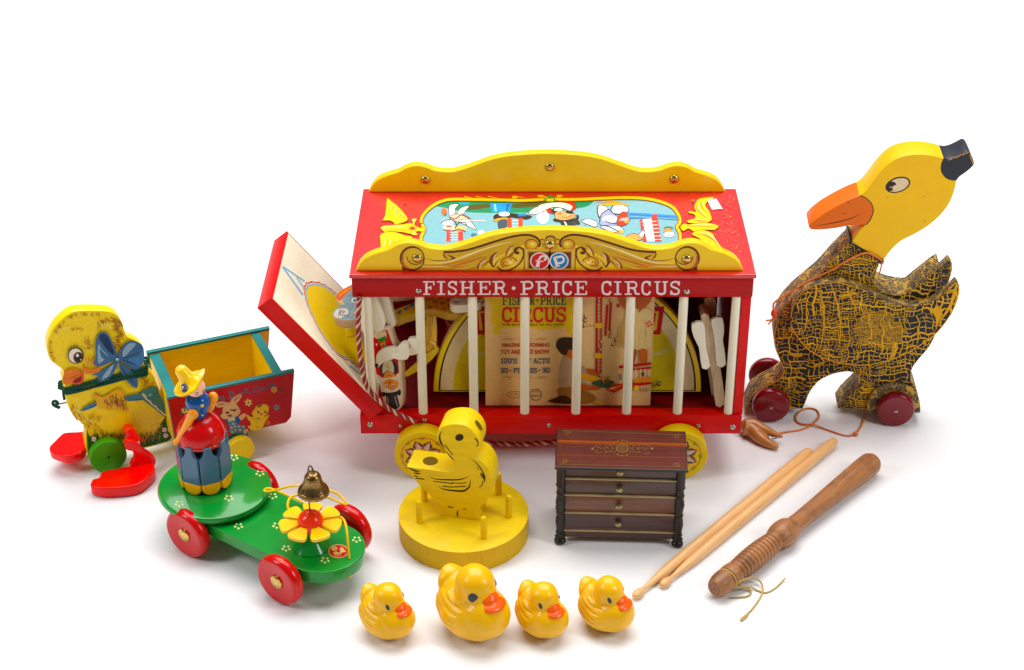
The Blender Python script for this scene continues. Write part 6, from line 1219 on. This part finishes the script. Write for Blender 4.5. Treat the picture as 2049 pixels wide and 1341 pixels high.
# wings and far wing
wo = c2([(340, 480), (350, 420), (385, 350), (440, 300), (520, 272), (620, 262), (700, 278), (790, 310), (880, 355), (960, 390), (1060, 408), (1150, 400), (1230, 370), (1300, 315), (1355, 265)], 4)+c2([(1372, 290), (1370, 340), (1340, 430), (1290, 510), (1220, 590), (1120, 660), (1020, 715), (920, 750), (820, 770), (720, 772), (620, 755), (520, 720), (440, 670), (380, 600), (345, 540)], 4)
wpz = Plane(bd0+gb*.25, gn_); zw7 = zoom(wpz, 1470, 480, 3.048)
b = MB(); b.prism([zw7(*p) for p in wo], gb*1.33, .08, mat=0, side=1); ik = Ink(b, zw7, gn_, 2)
craze(ik, wo, lambda x, y: (11 if math.hypot((x-880)*.8, y-560) < 120 else 22+20*nz(x, y, 4) if x < 1080 else 40+20*nz(x, y, 5)), 8, OC2)
ik.line([(x+(760-x)*.012, y+(520-y)*.016) for x, y in wo[len(wo)//2-4:]], 6, OCH); ik.line([(x+(760-x)*.012, y+(520-y)*.016) for x, y in wo[:30]], 4, OCH)
ik.fill([(1160, 410), (1215, 425), (1240, 400), (1250, 430), (1290, 420), (1262, 450), (1250, 500), (1225, 560), (1228, 500), (1215, 460)], OCH, 2)
ik.fill([(1340, 300), (1356, 300), (1345, 360), (1300, 450), (1240, 520), (1220, 560), (1262, 480), (1310, 400)], OCH, 2)
for p, w_ in [([(505, 290), (530, 360), (545, 450), (540, 560), (520, 700)], 11), ([(590, 270), (610, 340), (635, 430), (645, 540), (640, 690)], 12), ([(430, 330), (440, 430), (435, 520), (410, 600)], 9), ([(685, 285), (700, 340), (730, 400), (745, 450)], 11), ([(820, 690), (815, 765)], 10), ([(925, 670), (935, 745)], 8), ([(970, 660), (972, 730)], 8), ([(1110, 530), (1120, 590), (1110, 650)], 8)]:
    q_ = c2(p, 5); ik.line([(x+random.uniform(-3, 3), y) for x, y in q_], w_, OCH, tp=1)
part('wing', b, [M['charcoal'], M['crackedge'], M['printm']], bdk)
b = MB(); off = gb*(TH+1.6); b.prism([zw7(x if x > 820 else 820+(x-820)*.72, y if x > 820 else 520+(y-520)*.8)+off for x, y in wo], gb*1.33, .08, mat=0, side=1); part('wing', b, [M['crack'], M['crackedge']], bdk)
# wheels
for px, py, side_ in [(1542.8, 817, 0), (1792.5, 826.8, 0), (1542.8, 817, 1), (1792.5, 826.8, 1)]:
    c_ = U(px, py, bd0, gn_); c_ = Vector((c_.x, c_.y, 2.08)); dr_ = gb
    if side_: c_ = c_+gb*(TH+3.0); dr_ = gb
    b = MB(); b.lathe([(0, .0), (1.75, .0), (1.92, .06), (2.02, .2), (2.08, .45), (2.08, .75), (2.0, 1.0), (1.85, 1.12), (0, 1.14)] if not side_ else [(0, 0), (1.85, .02), (2.04, .2), (2.08, .45), (2.05, .9), (1.75, 1.14), (0, 1.14)], c_, dr_, 56, caps=False); w1 = part('wheel', b, M['maroon'], bdk, sharp=50)
    if not side_: b = MB(); b.lathe([(.2, -.05), (.19, .04), (.1, .1), (0, .12)], c_, -dr_, 14, caps=False); part('axle_nail', b, M['steel'], w1)
# fender behind the rear wheel
zf7 = zoom(Plane(bd0+gb*1.2, gn_), 1470, 480, 3.048)
fe = [(806, 1062), (812, 1000), (840, 940), (890, 900), (950, 884), (1020, 890), (1080, 915), (1115, 960), (1130, 1010), (1130, 1062)]
b = MB(); b.prism([zf7(*p) for p in c2(fe, 4)], gb*.39, .05, mat=0, side=0); part('wheel_block', b, M['crackedge'], bdk)
for px, py in ((1542.8, 817), (1792.5, 826.8)): b = MB(); c_ = U(px, py, bd0, gn_); c_ = Vector((c_.x, c_.y, 2.08)); b.tube([c_+gb*.6, c_+gb*(TH+3.5)], .2, 8); part('axle', b, M['steel'], bdk)
# tie cord round the neck
zc7 = zoom(Plane(bd0+gb*1.35, gn_), 1470, 480, 3.048)
b = MB(); b.tube(cr([zc7(905, 150)+gb*.5, zc7(893, 130)+gb*.1, zc7(860, 105), zc7(808, 85), zc7(760, 97), zc7(700, 125), zc7(600, 185), zc7(500, 235), zc7(430, 270), zc7(330, 330), zc7(250, 380), zc7(236, 410), zc7(240, 445)+gb*-.1, zc7(245, 480), zc7(225, 492), zc7(190, 497)], 6), .11, 8)
b.tube(cr([zc7(240, 470), zc7(222, 500), zc7(205, 520)], 4), .09, 8); b.tube(cr([zc7(903, 150)+gb*.5, zc7(897, 190)+gb*.5, zc7(885, 232)+gb*.5], 4), .08, 8)
b.ell(zc7(900, 155)+gb*.5, (.28, .28, .28), n=10, m=8)
part('neck_string', b, M['cork'], bdk); b = MB(); b.ell(zc7(241, 452), (.36, .36, .5), n=18, m=12); part('bead', b, paint('red_bead', (214, 84, 50), .4, .3, .1), bdk)

# wooden clip handle with cord
hdl = root('duck_bill_handle', 'small carved wooden bill-shaped handle with orange cord lying by the wagon corner', 'pull handle', (22, 6, 0))
def gz7(x, y, z=0.0): return U(1470+x/3.048, 480+y/3.048, (0, 0, z), (0, 0, 1))
b = MB()
ax_ = (gz7(190, 1215, .9)-gz7(60, 1120, .9)); ax_.z = 0; axn = ax_.normalized(); pe = Vector((-axn.y, axn.x, 0)); o = gz7(52, 1140, 1.05)
def jaw(b, path, rs):
    P = cr(path, 6); N = len(P); n = 18; vs = []
    for i, p in enumerate(P):
        t = i/(N-1); r1, r2 = rs(t); tg = (P[min(i+1, N-1)]-P[max(i-1, 0)]).normalized(); s1 = tg.cross(V(0, 0, 1)).normalized(); up_ = s1.cross(tg)
        vs += [p+s1*r1*math.cos(2*PI*k/n)+up_*r2*math.sin(2*PI*k/n) for k in range(n)]
    b.add(vs, [[i*n+k, i*n+(k+1) % n, (i+1)*n+(k+1) % n, (i+1)*n+k][::1] for i in range(N-1) for k in range(n)]); b.add(vs[:n], [list(range(n))], 0); b.add(vs[-n:], [list(range(n))[::-1]], 0)
jaw(b, [gz7(66, 1142, 1.0), gz7(110, 1134, 1.15), gz7(170, 1158, 1.15), gz7(230, 1184, 1.0), gz7(292, 1207, .85)], lambda t: (.85*(1-t)**.7+.08, .8*(1-t)**.7+.08))
jaw(b, [gz7(66, 1146, .9), gz7(108, 1162, .8), gz7(150, 1205, .65), gz7(200, 1242, .5), gz7(262, 1274, .35)], lambda t: (.95*(1-t)**.7+.2, .8*(1-t)**.6+.18))
b.ell(gz7(80, 1140, .95), (.85, .95, .9))
b, _n = remesh(b, .05, 4)
part('handle', b, M['handle'], hdl, sharp=60)
b = MB(); b.tube(cr([gz7(185, 1190, .8), gz7(210, 1210, 1.0), gz7(240, 1200, .9), gz7(255, 1212, .6), gz7(225, 1218, .5)], 5), .07, 6); part('wire_ring', b, M['steel'], hdl)
b = MB(); b.tube(cr([gz7(255, 1188, .5), gz7(300, 1178, .15), gz7(380, 1168, .1), gz7(440, 1150, .1), gz7(490, 1115, .12), gz7(514, 1080, .12), gz7(500, 1045, .12), gz7(460, 1032, .12), gz7(410, 1042, .12), gz7(375, 1075, .12), gz7(375, 1110, .12), gz7(410, 1128, .2), gz7(480, 1132, .32), gz7(540, 1155, .12), gz7(610, 1180, .12), gz7(680, 1200, .12), gz7(730, 1188, .2), gz7(765, 1150, .12), gz7(785, 1100, .12), gz7(785, 1055, .4), gz7(778, 1000, 1.3)], 6), .1, 8); b.ell(gz7(735, 1188, .25), (.3, .3, .25), n=12, m=8); part('cord', b, M['cork'], hdl)

# ================================================================== drumsticks
def rod(name, label, cat, p0, p1, prof, mat, group=None, zr=0):
    d = p1-p0; L = Vector((d.x, d.y, 0)).length; r_ = root(name, label, cat, ((p0.x+p1.x)/2, (p0.y+p1.y)/2, 0), group, math.atan2(d.y, d.x)); b = MB(); k = d.length
    b.lathe([(r, h*k) for r, h in prof], p0, d, 40, caps=True); part('stick' if 'stick' in name else 'shaft', b, mat, r_, sharp=30); return r_, d
sp_ = [(0, 0), (.3, .004), (.48, .013), (.5, .025), (.42, .038), (.3, .047), (.22, .052), (.26, .07), (.38, .1), (.5, .135), (.58, .16), (.62, .19), (.66, .3), (.68, .6), (.68, .965), (.62, .985), (.45, .996), (0, 1)]
sp_ = [(r*.86, h) for r, h in sp_]
rod('drumstick', 'drumstick behind, its acorn tip against the right-hand duckling', 'drumstick', ground(1266, 1196, .45), ground(1621, 903, .6), sp_, M['stick'], 'pair of pale wooden drumsticks')
rod('drumstick', 'drumstick in front, reaching farthest back towards the wheeled duck', 'drumstick', ground(1321, 1174, .45), ground(1671, 883, .6), sp_, M['stick'], 'pair of pale wooden drumsticks')
# truncheon
bp0 = ground(1432, 1178, 1.25); bp1 = ground(1747, 925, 1.25)
dB = bp1-bp0; KB = dB.length
pb = [(0, -.008), (.95, -.008), (1.12, 0), (1.3, .02), (1.36, .035), (1.36, .052), (1.18, .056), (1.18, .064), (1.36, .068), (1.4, .085), (1.34, .105)]
for k in range(12):
    t0 = .11+k*.0195; R0 = 1.2+.2*math.sin(PI*(k+.5)/12); pb += [(R0-.1, t0), (R0+.02, t0+.004), (R0+.05, t0+.0095), (R0+.02, t0+.015)]
pb += [(1.1, .345), (1.12, .35), (1.45, .362), (1.62, .385), (1.64, .405), (1.55, .43), (1.3, .448), (1.12, .455), (1.1, .462), (1.06, .5), (1.14, .62), (1.3, .78), (1.42, .9), (1.45, .95), (1.4, .98), (1.15, .996), (.6, 1.0), (0, 1.002)]
pb = [(r*.86, h) for r, h in pb]
bt0 = Vector((bp0.x, bp0.y, 1.3)); bt1 = Vector((bp1.x, bp1.y, 1.26))
rt_, _ = rod('truncheon', 'brown turned wooden truncheon with ribbed grip and twine', 'truncheon', bt0, bt1, pb, M['club'])
def g15(x, y, z=.1): return ground(1400+x/6.385, 1050+y/6.385, z)
b = MB(); da = (bt1-bt0).normalized(); c_ = bt0+da*KB*.06; s1 = da.cross(V(0, 0, 1)).normalized(); u1 = s1.cross(da)
b.tube([c_+(s1*math.cos(t)+u1*math.sin(t))*1.08+da*.04*math.sin(3*t) for t in [2*PI*k/36 for k in range(36)]], .09, 8, closed=True)
b.tube(cr([g15(450, 770, 1.2), g15(500, 735, 1.4), g15(560, 705, 1.2), g15(640, 688, .9), g15(720, 700, .6), g15(780, 750, .4), g15(798, 820, .25), g15(780, 910, .1), g15(720, 1010, .1), g15(640, 1110, .1), g15(560, 1180, .1), g15(520, 1215, .1), g15(525, 1232, .1), g15(570, 1200, .1), g15(612, 1155, .1)], 6), .09, 7)
b.tube(cr([g15(440, 780, 1.0), g15(500, 800, .8), g15(600, 798, .4), g15(680, 820, .2), g15(760, 860, .1), g15(830, 876, .1), g15(900, 855, .1), g15(980, 800, .1), g15(1050, 730, .15), g15(1085, 690, .3)], 6), .08, 7)
b.tube(cr([g15(520, 800, .7), g15(600, 815, .4), g15(645, 850, .15), g15(640, 895, .1), g15(590, 925, .1), g15(500, 935, .1), g15(430, 938, .1), g15(385, 940, .1)], 6), .09, 7)
for k in range(3): b.ell(g15(445+k*8, 770+k*6, 1.15-k*.05), (.16, .16, .16), n=8, m=6)
part('twine', b, M['twine'], rt_)
b = MB(); f_ = lambda x, y: bt0-da*KB*.008+s1*x+u1*y; ik = Ink(b, f_, -da, 0)
for k in range(14): a = 2*PI*k/14; ik.ell(.55*math.cos(a), .55*math.sin(a), .07, .05, (90, 40, 14), math.degrees(a), 8)
ik.ell(0, 0, .08, .08, (60, 26, 10)); part('end_mark', b, M['printm'], rt_)
place_roots()
